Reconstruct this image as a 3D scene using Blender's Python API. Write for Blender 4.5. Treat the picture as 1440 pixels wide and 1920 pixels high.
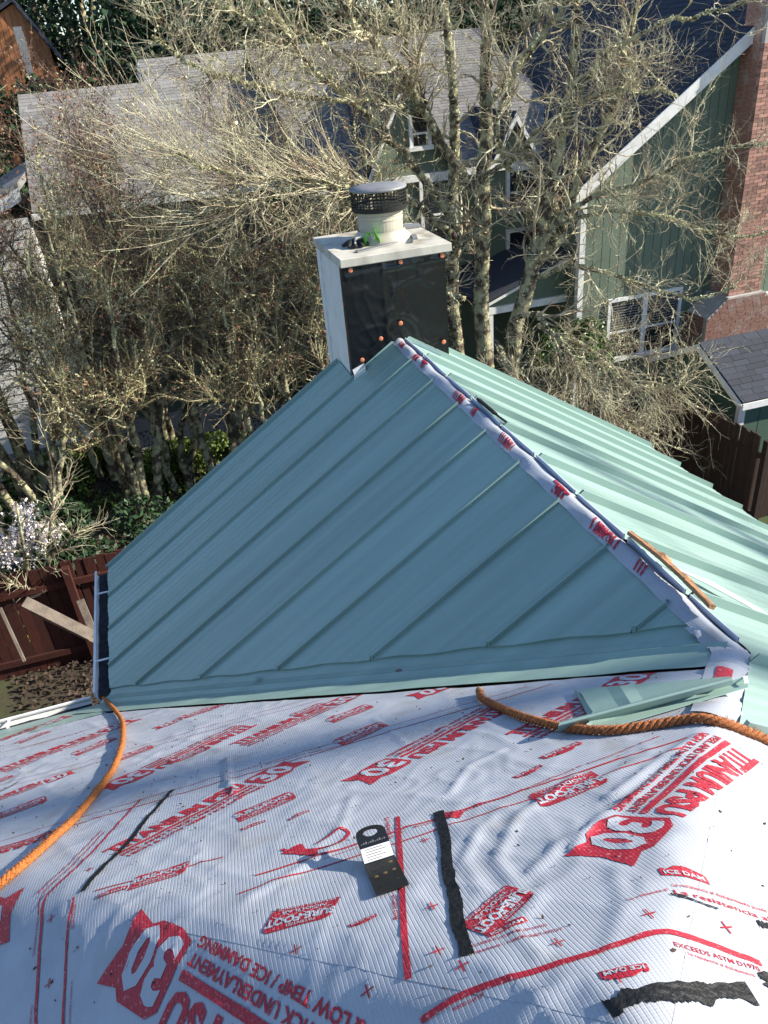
import bpy, bmesh, math, random
import numpy as np
from mathutils import Vector, Matrix, Quaternion

for o in list(bpy.data.objects):
    bpy.data.objects.remove(o)
SC = bpy.context.scene
COL = SC.collection
rng = np.random.default_rng(11)
random.seed(5)

# ------------------------------------------------------------------ camera
CAM = np.array([-1.54317, -4.76035, 6.08035])
RIGHT = np.array([0.95141751, -0.2969759, -0.08130209])
UP = np.array([0.22000571, 0.47095514, 0.85428259])
FWD = np.array([0.2154117, 0.83066634, -0.51341136])
FPX = 1474.94
cam = bpy.data.objects.new('camera', bpy.data.cameras.new('camera'))
COL.objects.link(cam)
cam.matrix_world = Matrix(((RIGHT[0], UP[0], -FWD[0], CAM[0]), (RIGHT[1], UP[1], -FWD[1], CAM[1]),
                           (RIGHT[2], UP[2], -FWD[2], CAM[2]), (0, 0, 0, 1)))
cam.data.sensor_fit = 'HORIZONTAL'
cam.data.sensor_width = 36
cam.data.lens = FPX / 1440 * 36
cam.data.clip_start = 0.05
cam.data.clip_end = 2000
SC.camera = cam
SC.render.resolution_x, SC.render.resolution_y = 768, 1024

# ------------------------------------------------------------------ sky, sun, exposure
AZ, EL = math.radians(106), math.radians(30)
SUN = Vector((math.sin(AZ) * math.cos(EL), math.cos(AZ) * math.cos(EL), math.sin(EL)))
world = bpy.data.worlds.new('World')
SC.world = world
world.use_nodes = True
nt = world.node_tree
bg = nt.nodes['Background']
sky = nt.nodes.new('ShaderNodeTexSky')
sky.sky_type = 'NISHITA'
sky.sun_disc = False
sky.ozone_density = 3.0
sky.dust_density = 0.4
sky.air_density = 1.0
sky.sun_elevation = EL
sky.sun_rotation = AZ
nt.links.new(sky.outputs[0], bg.inputs[0])
bg.inputs[1].default_value = 0.115
sl = bpy.data.lights.new('sun', 'SUN')
sl.energy = 5.0
sl.angle = math.radians(0.55)
sl.color = (1.0, 0.93, 0.80)
so = bpy.data.objects.new('sun', sl)
COL.objects.link(so)
so.rotation_euler = SUN.to_track_quat('Z', 'Y').to_euler()
so.location = (20, -5, 15)
SC.view_settings.view_transform = 'Standard'
SC.view_settings.look = 'None'
SC.view_settings.gamma = 1
SC.view_settings.exposure = 1.0
SC.view_settings.use_curve_mapping = False


# ------------------------------------------------------------------ helpers
def ray(x, y):
    return RIGHT * ((x - 720) / FPX) + UP * ((960 - y) / FPX) + FWD


def at_y(x, y, yy):
    v = ray(x, y)
    return CAM + v * ((yy - CAM[1]) / v[1])


def at_x(x, y, xx):
    v = ray(x, y)
    return CAM + v * ((xx - CAM[0]) / v[0])


def at_z(x, y, zz):
    v = ray(x, y)
    return CAM + v * ((zz - CAM[2]) / v[2])


ROOT = {}


def root_of(o):
    while o.parent:
        o = o.parent
    return o


def link(name, me, parent=None, mat=None):
    o = bpy.data.objects.new(name, me)
    COL.objects.link(o)
    if parent is not None:
        o.parent = parent
    if mat is not None and me is not None and not me.materials:
        me.materials.append(mat)
    return o


def tag(o, label=None, cat=None, group=None, kind=None):
    if label: o['label'] = label
    if cat: o['category'] = cat
    if group: o['group'] = group
    if kind: o['kind'] = kind
    return o


def thing(name, loc, label, cat, group=None):
    o = bpy.data.objects.new(name, None)
    o.empty_display_size = 0.1
    COL.objects.link(o)
    o.location = tuple(float(c) for c in loc)
    return tag(o, label, cat, group)


def arr_mesh(name, V, F, smooth=False):
    """F: (n,k) int array or list of lists"""
    me = bpy.data.meshes.new(name)
    V = np.asarray(V, dtype=np.float32)
    if isinstance(F, np.ndarray):
        n, k = F.shape
        me.vertices.add(len(V))
        me.vertices.foreach_set('co', V.ravel())
        me.loops.add(n * k)
        me.loops.foreach_set('vertex_index', F.astype(np.int32).ravel())
        me.polygons.add(n)
        me.polygons.foreach_set('loop_start', np.arange(0, n * k, k, dtype=np.int32))
        me.polygons.foreach_set('loop_total', np.full(n, k, dtype=np.int32))
        if smooth:
            me.polygons.foreach_set('use_smooth', np.ones(n, dtype=bool))
        me.update(calc_edges=True)
    else:
        me.from_pydata([tuple(map(float, v)) for v in V], [], [list(map(int, f)) for f in F])
        if smooth:
            me.polygons.foreach_set('use_smooth', np.ones(len(me.polygons), dtype=bool))
        me.update()
    return me


def part(name, V, F, mat, parent=None, smooth=False, kind=None):
    """world-coordinate mesh linked under parent (roots are unrotated)"""
    V = np.asarray(V, dtype=float)
    if parent is not None:
        V = V - np.array(root_of(parent).location)
    o = link(name, arr_mesh(name, V, F, smooth), parent, mat)
    if kind: o['kind'] = kind
    return o


class MB:
    def __init__(s):
        s.V, s.F = [], []

    def add(s, V, F):
        b = len(s.V)
        s.V += [tuple(map(float, v)) for v in V]
        s.F += [[i + b for i in f] for f in F]
        return s

    def box(s, x0, x1, y0, y1, z0, z1):
        V = [(x, y, z) for z in (z0, z1) for y in (y0, y1) for x in (x0, x1)]
        return s.add(V, [(0, 2, 3, 1), (4, 5, 7, 6), (0, 1, 5, 4), (2, 6, 7, 3), (0, 4, 6, 2), (1, 3, 7, 5)])

    def beam(s, a, b, w, h, up=(0, 0, 1)):
        a, b = np.array(a, float), np.array(b, float)
        d = b - a
        d /= np.linalg.norm(d)
        sd = np.cross(d, up)
        sd /= np.linalg.norm(sd)
        u = np.cross(sd, d)
        V = [p + sd * w / 2 * i + u * h / 2 * j for p in (a, b) for i, j in ((-1, -1), (1, -1), (1, 1), (-1, 1))]
        return s.add(V, [(3, 2, 1, 0), (4, 5, 6, 7), (0, 1, 5, 4), (1, 2, 6, 5), (2, 3, 7, 6), (3, 0, 4, 7)])

    def prism(s, poly, ext):
        """poly: list of 3d points (planar), ext: extrusion vector"""
        n = len(poly)
        P = np.array(poly, float)
        V = list(P) + list(P + np.array(ext, float))
        F = [list(range(n))[::-1], list(range(n, 2 * n))]
        F += [(i, (i + 1) % n, n + (i + 1) % n, n + i) for i in range(n)]
        return s.add(V, F)

    def lathe(s, prof, c, n=28, cap=True):
        c = np.array(c, float)
        V, F = [], []
        for r, z in prof:
            for k in range(n):
                a = 2 * math.pi * k / n
                V.append((c[0] + r * math.cos(a), c[1] + r * math.sin(a), c[2] + z))
        for i in range(len(prof) - 1):
            for k in range(n):
                F.append((i * n + k, i * n + (k + 1) % n, (i + 1) * n + (k + 1) % n, (i + 1) * n + k))
        if cap:
            F.append(list(range(n))[::-1])
            F.append([(len(prof) - 1) * n + k for k in range(n)])
        return s.add(V, F)

    def build(s, name, mat, parent=None, smooth=False, bevel=0, kind=None):
        o = part(name, s.V, s.F, mat, parent, smooth, kind)
        if bevel:
            m = o.modifiers.new('bevel', 'BEVEL')
            m.width = bevel
            m.segments = 1
            m.limit_method = 'ANGLE'
        return o


def tubes(P, R, sides=3):
    """P (B,n,3) R (B,n) -> V,F quads"""
    B, n, _ = P.shape
    T = np.gradient(P, axis=1)
    T /= np.linalg.norm(T, axis=2, keepdims=True) + 1e-9
    ref = np.cross(T.mean(1), rng.normal(size=(B, 3)))
    ref /= np.linalg.norm(ref, axis=1, keepdims=True) + 1e-9
    U = np.cross(T, ref[:, None, :])
    U /= np.linalg.norm(U, axis=2, keepdims=True) + 1e-9
    W = np.cross(T, U)
    a = np.arange(sides) * 2 * math.pi / sides
    V = P[:, :, None, :] + R[:, :, None, None] * (np.cos(a)[None, None, :, None] * U[:, :, None, :]
                                                  + np.sin(a)[None, None, :, None] * W[:, :, None, :])
    idx = np.arange(B * n * sides).reshape(B, n, sides)
    nx = np.roll(idx, -1, axis=2)
    F = np.stack([idx[:, :-1], nx[:, :-1], nx[:, 1:], idx[:, 1:]], axis=-1).reshape(-1, 4)
    return V.reshape(-1, 3), F


def merge(parts):
    Vs, Fs, b = [], [], 0
    for V, F in parts:
        Vs.append(V)
        Fs.append(F + b)
        b += len(V)
    return np.concatenate(Vs), np.concatenate(Fs)


def crom(pts, n):
    """catmull-rom resample of (m,k) control points to n samples"""
    p = np.asarray(pts, float)
    p = np.vstack([2 * p[0] - p[1], p, 2 * p[-1] - p[-2]])
    m = len(p) - 3
    out = []
    for s in np.linspace(0, m - 1e-6, n):
        i = int(s)
        u = s - i
        a, b, c, d = p[i:i + 4]
        out.append(0.5 * ((2 * b) + (-a + c) * u + (2 * a - 5 * b + 4 * c - d) * u * u + (-a + 3 * b - 3 * c + d) * u ** 3))
    return np.array(out)


def vnoise(x, y, seed=0):
    r = np.random.default_rng(seed).random((64, 64))
    xi, yi = np.floor(x).astype(int), np.floor(y).astype(int)
    fx, fy = x - xi, y - yi
    fx, fy = fx * fx * (3 - 2 * fx), fy * fy * (3 - 2 * fy)
    g = lambda i, j: r[i % 64, j % 64]
    return (g(xi, yi) * (1 - fx) + g(xi + 1, yi) * fx) * (1 - fy) + (g(xi, yi + 1) * (1 - fx) + g(xi + 1, yi + 1) * fx) * fy


# ------------------------------------------------------------------ materials
def mat(name, col, rough=0.7, var=0.25, vscale=6.0, bump=0.0, bscale=40.0, rand=0.0, island=0.0, spec=0.4, col2=None, c2scale=4.0,
        c2lo=0.45, c2hi=0.62, metal=0.0, stretch=None, coat=0.0):
    m = bpy.data.materials.new(name)
    m.use_nodes = True
    t = m.node_tree
    L = t.links.new
    N = t.nodes.new
    b = t.nodes['Principled BSDF']
    b.inputs['Roughness'].default_value = rough
    b.inputs['Specular IOR Level'].default_value = spec
    b.inputs['Metallic'].default_value = metal
    b.inputs['Coat Weight'].default_value = coat
    tc = N('ShaderNodeTexCoord')
    vec = tc.outputs['Object']
    if stretch:
        mp = N('ShaderNodeMapping')
        mp.inputs['Scale'].default_value = stretch
        L(vec, mp.inputs[0])
        vec = mp.outputs[0]
    cur = None
    rgb = N('ShaderNodeRGB')
    rgb.outputs[0].default_value = (*col, 1)
    cur = rgb.outputs[0]
    if col2 is not None:
        n2 = N('ShaderNodeTexNoise')
        n2.inputs['Scale'].default_value = c2scale
        n2.inputs['Detail'].default_value = 5
        L(vec, n2.inputs['Vector'])
        mr = N('ShaderNodeMapRange')
        mr.inputs[1].default_value = c2lo
        mr.inputs[2].default_value = c2hi
        L(n2.outputs[0], mr.inputs[0])
        mx = N('ShaderNodeMix')
        mx.data_type = 'RGBA'
        L(mr.outputs[0], mx.inputs[0])
        L(cur, mx.inputs[6])
        mx.inputs[7].default_value = (*col2, 1)
        cur = mx.outputs[2]
    n1 = N('ShaderNodeTexNoise')
    n1.inputs['Scale'].default_value = vscale
    n1.inputs['Detail'].default_value = 6
    L(vec, n1.inputs['Vector'])
    val = N('ShaderNodeMapRange')
    val.inputs[1].default_value = 0.3
    val.inputs[2].default_value = 0.7
    val.inputs[3].default_value = 1 - var
    val.inputs[4].default_value = 1 + var
    L(n1.outputs[0], val.inputs[0])
    f = val.outputs[0]
    if rand or island:
        src = N('ShaderNodeObjectInfo').outputs['Random'] if rand else N('ShaderNodeNewGeometry').outputs['Random Per Island']
        mr = N('ShaderNodeMapRange')
        a = rand or island
        mr.inputs[3].default_value = 1 - a
        mr.inputs[4].default_value = 1 + a
        L(src, mr.inputs[0])
        mu = N('ShaderNodeMath')
        mu.operation = 'MULTIPLY'
        L(f, mu.inputs[0])
        L(mr.outputs[0], mu.inputs[1])
        f = mu.outputs[0]
    hs = N('ShaderNodeHueSaturation')
    L(f, hs.inputs['Value'])
    L(cur, hs.inputs['Color'])
    L(hs.outputs[0], b.inputs['Base Color'])
    if bump:
        nb = N('ShaderNodeTexNoise')
        nb.inputs['Scale'].default_value = bscale
        nb.inputs['Detail'].default_value = 4
        L(vec, nb.inputs['Vector'])
        bp = N('ShaderNodeBump')
        bp.inputs['Strength'].default_value = bump
        bp.inputs['Distance'].default_value = 0.02
        L(nb.outputs[0], bp.inputs['Height'])
        L(bp.outputs[0], b.inputs['Normal'])
    return m


def weave(m, strength=0.35):
    """adds a woven-cloth relief (fine ribs) in front of a material's normal"""
    t = m.node_tree
    L, N = t.links.new, t.nodes.new
    b = t.nodes['Principled BSDF']
    tc = N('ShaderNodeTexCoord')
    h = None
    for ax, sc, w, lo in (('X', 43.0, 1.0, 0.70), ('Y', 70.0, 0.35, 0.55)):
        wv = N('ShaderNodeTexWave')
        wv.wave_type = 'BANDS'
        wv.bands_direction = ax
        wv.inputs['Scale'].default_value = sc
        wv.inputs['Distortion'].default_value = 0.9
        wv.inputs['Detail'].default_value = 2
        wv.inputs['Detail Scale'].default_value = 1.5
        L(tc.outputs['Object'], wv.inputs['Vector'])
        mr = N('ShaderNodeMapRange')
        mr.inputs[1].default_value = lo
        mr.inputs[2].default_value = 1.0
        mr.inputs[3].default_value = w
        mr.inputs[4].default_value = 0.0
        L(wv.outputs['Fac'], mr.inputs[0])
        if h is None:
            h = mr.outputs[0]
        else:
            ad = N('ShaderNodeMath')
            L(h, ad.inputs[0])
            L(mr.outputs[0], ad.inputs[1])
            h = ad.outputs[0]
    bp = N('ShaderNodeBump')
    bp.inputs['Strength'].default_value = strength
    bp.inputs['Distance'].default_value = 0.0009
    L(h, bp.inputs['Height'])
    for ln in list(t.links):
        if ln.to_socket == b.inputs['Normal']:
            L(ln.from_socket, bp.inputs['Normal'])
    L(bp.outputs[0], b.inputs['Normal'])
    return m


M = {}
M['metal_green'] = mat('sage_green_painted_metal', (0.25, 0.362, 0.322), rough=0.36, var=0.12, vscale=2.0, stretch=(0.35, 5.0, 0.35), spec=0.5, bump=0.04, bscale=2.2, rand=0.035)
M['metal_back'] = mat('grey_primer_metal', (0.45, 0.50, 0.58), rough=0.45, var=0.06, spec=0.4)
M['paper_white'] = weave(mat('white_woven_underlayment', (0.38, 0.40, 0.445), rough=0.85, var=0.09, vscale=9, spec=0.2, col2=(0.30, 0.295, 0.28),
                             c2scale=6, c2lo=0.56, c2hi=0.82), 0.55)
M['print_red'] = weave(mat('red_ink_print', (0.385, 0.022, 0.040), rough=0.5, var=0.12, vscale=130, spec=0.3, col2=(0.60, 0.30, 0.31),
                           c2scale=170, c2lo=0.60, c2hi=0.72), 0.5)
M['print_white'] = weave(mat('white_knockout_print', (0.395, 0.415, 0.46), rough=0.72, var=0.04, spec=0.35), 0.5)
M['tar'] = mat('black_butyl_adhesive', (0.007, 0.007, 0.008), rough=0.55, var=0.4, vscale=30, bump=0.35, bscale=90, spec=0.35)
M['film'] = mat('grey_plastic_film', (0.36, 0.38, 0.40), rough=0.45, var=0.15)
M['deck'] = mat('plywood_deck', (0.25, 0.17, 0.1), var=0.2)
M['white_paint'] = mat('white_painted_trim', (0.72, 0.72, 0.70), rough=0.55, var=0.08, vscale=8, bump=0.1)
M['white_siding'] = mat('white_lap_siding', (0.70, 0.69, 0.66), rough=0.6, var=0.07, rand=0.04)
M['galv'] = mat('cream_painted_sheet_metal', (0.44, 0.40, 0.315), rough=0.42, var=0.12, vscale=10, spec=0.45, col2=(0.36, 0.30, 0.20), c2scale=9,
                c2lo=0.60, c2hi=0.78)
M['cap_steel'] = mat('brushed_cap_steel', (0.24, 0.24, 0.245), rough=0.5, var=0.2, metal=0.3)
M['cap_beige'] = mat('weathered_beige_cap', (0.50, 0.47, 0.40), rough=0.6, var=0.2, vscale=7, col2=(0.20, 0.165, 0.11), c2scale=6, c2lo=0.50, c2hi=0.72, stretch=(1, 1, .4))
M['black_mesh'] = mat('black_wire_mesh', (0.012, 0.012, 0.012), rough=0.5, var=0.2)
M['black_paper'] = mat('black_building_paper', (0.007, 0.0075, 0.008), rough=0.28, var=0.1, vscale=12, bump=0.3, bscale=11, spec=0.5)
M['copper_cap'] = mat('orange_plastic_nail_cap', (0.62, 0.20, 0.10), rough=0.5, var=0.1)
M['gutter_dark'] = mat('dark_gutter_debris', (0.02, 0.02, 0.025), rough=0.8, var=0.6, vscale=25, bump=0.6)
M['rope_orange'] = mat('orange_fibre_rope', (0.50, 0.165, 0.038), rough=0.85, var=0.18, vscale=60, bump=0.6, bscale=240)
M['rope_brown'] = mat('weathered_orange_rope', (0.42, 0.145, 0.048), rough=0.85, var=0.25, vscale=40, bump=0.6, bscale=240)
M['rope_tape'] = mat('dirty_rope_tape', (0.36, 0.29, 0.21), rough=0.8, var=0.2, vscale=60)
M['raw_wood'] = mat('split_raw_cedar', (0.40, 0.20, 0.095), rough=0.7, var=0.25, vscale=12, bump=0.5, bscale=20, stretch=(6, 1, 6))
M['old_wood'] = mat('grey_weathered_wood', (0.16, 0.13, 0.105), rough=0.85, var=0.3, vscale=8, bump=0.4)
M['black_steel'] = mat('black_powder_coat', (0.012, 0.012, 0.012), rough=0.38, var=0.2, spec=0.5)
M['sticker'] = mat('white_paper_sticker', (0.74, 0.74, 0.74), rough=0.6, var=0.03)
M['brass'] = mat('brass_screw_head', (0.55, 0.33, 0.12), rough=0.35, metal=0.8)
M['glove'] = mat('black_work_glove', (0.02, 0.02, 0.022), rough=0.75, var=0.3, bump=0.4)
M['glove_grey'] = mat('grey_glove_grip', (0.32, 0.32, 0.32), rough=0.7, var=0.15)
M['hi_green'] = mat('fluorescent_green_fabric', (0.13, 0.50, 0.015), rough=0.6, var=0.15)
M['steel_bar'] = mat('dull_steel_bar', (0.30, 0.30, 0.31), rough=0.4, metal=0.5)
M['siding_green'] = mat('green_panel_siding', (0.125, 0.165, 0.12), rough=0.75, var=0.09, vscale=3, rand=0.05)
M['siding_shed'] = mat('dark_green_panel_siding', (0.07, 0.125, 0.095), rough=0.75, var=0.1, rand=0.05)
M['siding_dark'] = mat('dark_grey_green_siding', (0.075, 0.095, 0.08), rough=0.8, var=0.1)
M['shingle_grey'] = mat('grey_asphalt_shingle', (0.215, 0.205, 0.195), rough=0.9, var=0.12, vscale=20, rand=0.22, bump=0.3, bscale=80)
M['shingle_grey_far'] = mat('grey_asphalt_shingle_far', (0.215, 0.205, 0.195), rough=0.9, var=0.15, vscale=20, island=0.22, bump=0.3, bscale=80)
M['shingle_dark'] = mat('charcoal_asphalt_shingle', (0.032, 0.037, 0.052), rough=0.85, var=0.15, vscale=20, rand=0.25, bump=0.3, bscale=80)
M['shingle_dark_far'] = mat('charcoal_asphalt_shingle_far', (0.032, 0.037, 0.052), rough=0.85, var=0.15, vscale=20, island=0.25)
M['shingle_tan_far'] = mat('tan_asphalt_shingle_far', (0.17, 0.16, 0.15), rough=0.85, var=0.15, vscale=20, island=0.2)
M['brick'] = mat('red_brick', (0.36, 0.185, 0.14), rough=0.85, var=0.25, vscale=25, rand=0.42, bump=0.4, bscale=60, col2=(0.45, 0.33, 0.28), c2scale=3.2,
                 c2lo=0.50, c2hi=0.66)
M['mortar'] = mat('grey_mortar', (0.42, 0.39, 0.36), rough=0.95, var=0.2)
M['glass'] = mat('dark_window_glass', (0.02, 0.025, 0.03), rough=0.06, var=0.2, spec=0.6)
M['blind'] = mat('window_blind_slat', (0.16, 0.16, 0.155), rough=0.6, var=0.1)
M['fence_red'] = mat('red_brown_stained_fence', (0.048, 0.011, 0.007), rough=0.85, var=0.3, vscale=6, rand=0.25, stretch=(8, 8, 1), bump=0.3)
M['fence_brown'] = mat('brown_cedar_fence', (0.034, 0.017, 0.010), rough=0.85, var=0.3, vscale=6, rand=0.3, stretch=(8, 8, 1), bump=0.3)
M['fence_orange'] = mat('orange_cedar_board', (0.36, 0.14, 0.055), rough=0.8, var=0.25, vscale=6, rand=0.25, stretch=(8, 8, 1), bump=0.3)
M['bark'] = mat('grey_brown_bark', (0.085, 0.064, 0.046), rough=0.95, var=0.35, vscale=16, bump=1.0, bscale=30, col2=(0.40, 0.38, 0.23), c2scale=6,
                c2lo=0.44, c2hi=0.58)
M['twig'] = mat('lichened_twig', (0.25, 0.185, 0.13), rough=0.9, var=0.3, vscale=4, col2=(0.56, 0.52, 0.35), c2scale=3, c2lo=0.38, c2hi=0.58, island=0.3)
M['twig_dark'] = mat('brown_thicket_twig', (0.16, 0.12, 0.072), rough=0.9, var=0.3, vscale=4, col2=(0.42, 0.37, 0.21), c2scale=3, c2lo=0.42, c2hi=0.60, island=0.35)
M['twig_red'] = mat('reddish_bare_twig', (0.125, 0.068, 0.052), rough=0.9, var=0.3, vscale=4, col2=(0.36, 0.31, 0.21), c2scale=2.5, c2lo=0.5, c2hi=0.7,
                    island=0.3)
M['lichen'] = mat('pale_lichen_tuft', (0.54, 0.51, 0.275), rough=0.95, var=0.3, vscale=3, island=0.35, col2=(0.33, 0.35, 0.25), c2scale=1.5)
M['lichen_pale'] = mat('cream_lichen_tuft', (0.58, 0.55, 0.34), rough=0.95, var=0.3, vscale=3, island=0.35, col2=(0.40, 0.42, 0.30), c2scale=1.5)
M['dead_leaf'] = mat('dry_red_brown_leaf', (0.24, 0.11, 0.07), rough=0.85, var=0.3, vscale=3, island=0.4)
M['leaf_green'] = mat('glossy_green_leaf', (0.075, 0.15, 0.028), rough=0.45, var=0.3, vscale=3, island=0.4, spec=0.5)
M['leaf_dark'] = mat('dark_evergreen_leaf', (0.022, 0.050, 0.018), rough=0.5, var=0.35, vscale=2, island=0.45)
M['leaf_ivy'] = mat('ground_cover_leaf', (0.12, 0.18, 0.03), rough=0.6, var=0.4, vscale=2, island=0.5)
M['litter'] = mat('brown_leaf_litter', (0.055, 0.036, 0.026), rough=0.9, var=0.4, vscale=2, island=0.5)
M['blossom'] = mat('white_plum_blossom', (0.80, 0.74, 0.75), rough=0.6, var=0.1, island=0.1)
M['ground'] = mat('damp_soil_ground', (0.060, 0.045, 0.030), rough=0.95, var=0.4, vscale=1.5, bump=0.6, bscale=12, col2=(0.045, 0.065, 0.020), c2scale=0.5)
M['drive'] = mat('grey_gravel_drive', (0.20, 0.19, 0.175), rough=0.95, var=0.15, vscale=10, bump=0.4, bscale=50)
M['concrete'] = mat('concrete_path', (0.26, 0.25, 0.24), rough=0.9, var=0.15, vscale=5)

# ------------------------------------------------------------------ roof geometry (metres; U toward viewer = -Y, V to the left = -X)
K = 1.26875
T = 0.65134
TH = math.atan(T)
CT, ST = math.cos(TH), math.sin(TH)
RZ = 4.25
U_MAIN, V_RIGHT, V_LEFT = 2.47 * K, -0.03 * K, 1.88 * K   # where each plane passes z = RZ
NL = np.array([-ST, 0, CT])
NR = np.array([ST, 0, CT])


def smin(a, b, k):
    h = np.clip(0.5 + 0.5 * (b - a) / k, 0, 1)
    return b * (1 - h) + a * h - k * h * (1 - h)


def roof_z(X, Y):
    U, V = -np.asarray(Y, float), -np.asarray(X, float)
    return RZ + T * smin(smin(U - U_MAIN, V - V_RIGHT, 0.06), V_LEFT - V, 0.11)


FOLDS = []


def wrinkle(X, Y):
    X, Y = np.asarray(X, float), np.asarray(Y, float)
    x, y = X + 0.05 * vnoise(X * 5 + 9, Y * 5 + 3, 4), Y + 0.05 * vnoise(X * 5 + 1, Y * 5 + 7, 5)
    a = vnoise(x * 3.1 + 7, y * 2.3 + 11, 1)
    b = vnoise(x * 5.3 + 1 + y * 3.0, y * 3.1 + 5, 2)
    c = vnoise(x * 11 + 4, y * 9 + 2, 3)
    r1 = (1 - np.abs(2 * a - 1)) ** 5
    r2 = (1 - np.abs(2 * b - 1)) ** 6
    e_ = vnoise(x * 9.0 + y * 6.5 + 3, y * 5.0 - x * 4.0 + 8, 7)
    g_ = vnoise(x * 16.0 - y * 9.0 + 5, y * 8.0 + 2, 9)
    r3 = (1 - np.abs(2 * e_ - 1)) ** 7
    r4 = (1 - np.abs(2 * g_ - 1)) ** 6
    msk = np.clip((vnoise(x * 2.1 + 3, y * 2.1 + 1, 10) - .35) * 3, 0, 1)
    z = 0.0036 * r1 + 0.0046 * r2 ** 1.5 + 0.0016 * c + 0.005 * vnoise(x * 1.3, y * 1.3, 6) + (0.0036 * r3 ** 1.4 + 0.0022 * r4) * msk
    for P, hgt, wid in FOLDS:
        d = np.full(X.shape, 9.0)
        for (ax, ay), (bx, by) in zip(P[:-1], P[1:]):
            ex, ey = bx - ax, by - ay
            s = np.clip(((X - ax) * ex + (Y - ay) * ey) / (ex * ex + ey * ey), 0, 1)
            d = np.minimum(d, np.hypot(X - ax - s * ex, Y - ay - s * ey))
        z = z + hgt * np.exp(-(d / wid) ** 2)
    return z


def sheet_z(X, Y):
    return roof_z(X, Y) + wrinkle(X, Y)


def roof_hit(x, y, lift=0.0):
    v = ray(x, y)
    s = np.linspace(0.5, 9, 1200)
    P = CAM[None] + s[:, None] * v[None]
    g = P[:, 2] - roof_z(P[:, 0], P[:, 1]) - lift
    i = int(np.argmax(g < 0))
    a, b = s[i - 1], s[i]
    for _ in range(30):
        m = (a + b) / 2
        p = CAM + m * v
        if p[2] - float(roof_z(p[0], p[1])) - lift > 0: a = m
        else: b = m
    return CAM + a * v


for pts, hh, ww in ([[(1310, 1385), (1225, 1440), (1140, 1505)], .016, .02], [[(1280, 1420), (1190, 1500), (1120, 1545), (1075, 1600)], .014, .018],
                    [[(1080, 1462), (970, 1540), (930, 1620), (960, 1660)], .012, .022], [[(945, 1410), (880, 1440), (845, 1490)], .009, .018],
                    [[(1150, 1545), (1050, 1590), (1000, 1640)], .010, .02], [[(425, 1425), (428, 1465), (440, 1490)], .02, .014],
                    [[(700, 1350), (735, 1375), (760, 1400)], .008, .014], [[(560, 1480), (480, 1490), (410, 1510)], .009, .02],
                    [[(620, 1600), (560, 1640), (470, 1690)], .010, .025], [[(1010, 1690), (960, 1750), (1010, 1800)], .009, .02],
                    [[(900, 1560), (870, 1620), (905, 1680)], .009, .022], [[(1060, 1850), (1000, 1890), (960, 1930)], .010, .022],
                    [[(330, 1465), (250, 1475), (190, 1500)], .010, .014], [[(240, 1390), (300, 1400), (380, 1380)], .006, .018],
                    [[(660, 1500), (640, 1560), (590, 1600)], .007, .02], [[(1150, 1640), (1170, 1700), (1140, 1790)], .008, .025]):
    FOLDS.append(([tuple(roof_hit(*p)[:2]) for p in pts], hh * .56, ww * .55))

# ------------------------------------------------------------------ ground


def ground_z(x, y):
    x, y = np.asarray(x, float), np.asarray(y, float)
    s = np.clip((y - 1) / 8.0, 0, 1)
    z = -0.6 - 0.9 * s * s * (3 - 2 * s)
    h = np.clip((y - 25) / 60, 0, 1)
    z = z + 9 * h * h * (3 - 2 * h)
    h = np.clip((y - 26) / 10, 0, 1)
    z = z + 2.2 * h * h * (3 - 2 * h)
    return z


gx = np.concatenate([np.linspace(-600, -40, 12), np.linspace(-30, 30, 61), np.linspace(40, 600, 12)])
gy = np.concatenate([np.linspace(-600, -40, 12), np.linspace(-30, 60, 91), np.linspace(70, 600, 12)])
GX, GY = np.meshgrid(gx, gy)
GZv = ground_z(GX, GY) + 0.08 * (vnoise(GX * 0.9, GY * 0.9, 21) - 0.5)
nx_, ny_ = len(gx), len(gy)
gi = np.arange(nx_ * ny_).reshape(ny_, nx_)
GF = np.stack([gi[:-1, :-1], gi[:-1, 1:], gi[1:, 1:], gi[1:, :-1]], -1).reshape(-1, 4)
tag(part('ground', np.stack([GX, GY, GZv], -1).reshape(-1, 3), GF, M['ground'], smooth=True), kind='structure')


def ground_strip(name, cl, width, m, lift=0.06):
    c = crom(cl, 24)
    d = np.gradient(c, axis=0)
    d /= np.linalg.norm(d, axis=1, keepdims=True)
    nrm = np.stack([-d[:, 1], d[:, 0]], 1)
    V, F = [], []
    for i in range(24):
        for j in range(7):
            p = c[i] + nrm[i] * width * (j / 6 - 0.5)
            V.append((p[0], p[1], float(ground_z(p[0], p[1])) + lift))
    for i in range(23):
        for j in range(6):
            a = i * 7 + j
            F.append((a, a + 1, a + 8, a + 7))
    return tag(part(name, V, F, m, smooth=True), kind='structure')


ground_strip('driveway', [(-14, 13.0), (-8, 13.6), (-4, 13.9), (-1, 12.6), (1.5, 11.2)], 3.4, M['drive'])

# ------------------------------------------------------------------ the house we stand on
house = thing('house', (0.0, -3.0, -0.6), 'house with sage green standing seam metal roof partly covered in white printed underlayment', 'house')
W = 0.406
EV = 2.37            # eave distance (plan) on the left of the wing
CUT = 2.36 * K       # panels stop here at the valley (U+V)


def pl(U, V, h=0.0):      # point on the left wing slope
    return np.array([-V, -U, RZ - T * V]) + NL * h


def pr(U, V, h=0.0):      # point on the right slope (V negative)
    return np.array([-V, -U, RZ + T * (V - V_RIGHT)]) + NR * h


def pm(U, V, h=0.0):      # point on the main front slope
    return np.array([-V, -U, RZ + T * (U - U_MAIN)]) + np.array([0, ST, CT]) * h


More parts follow.
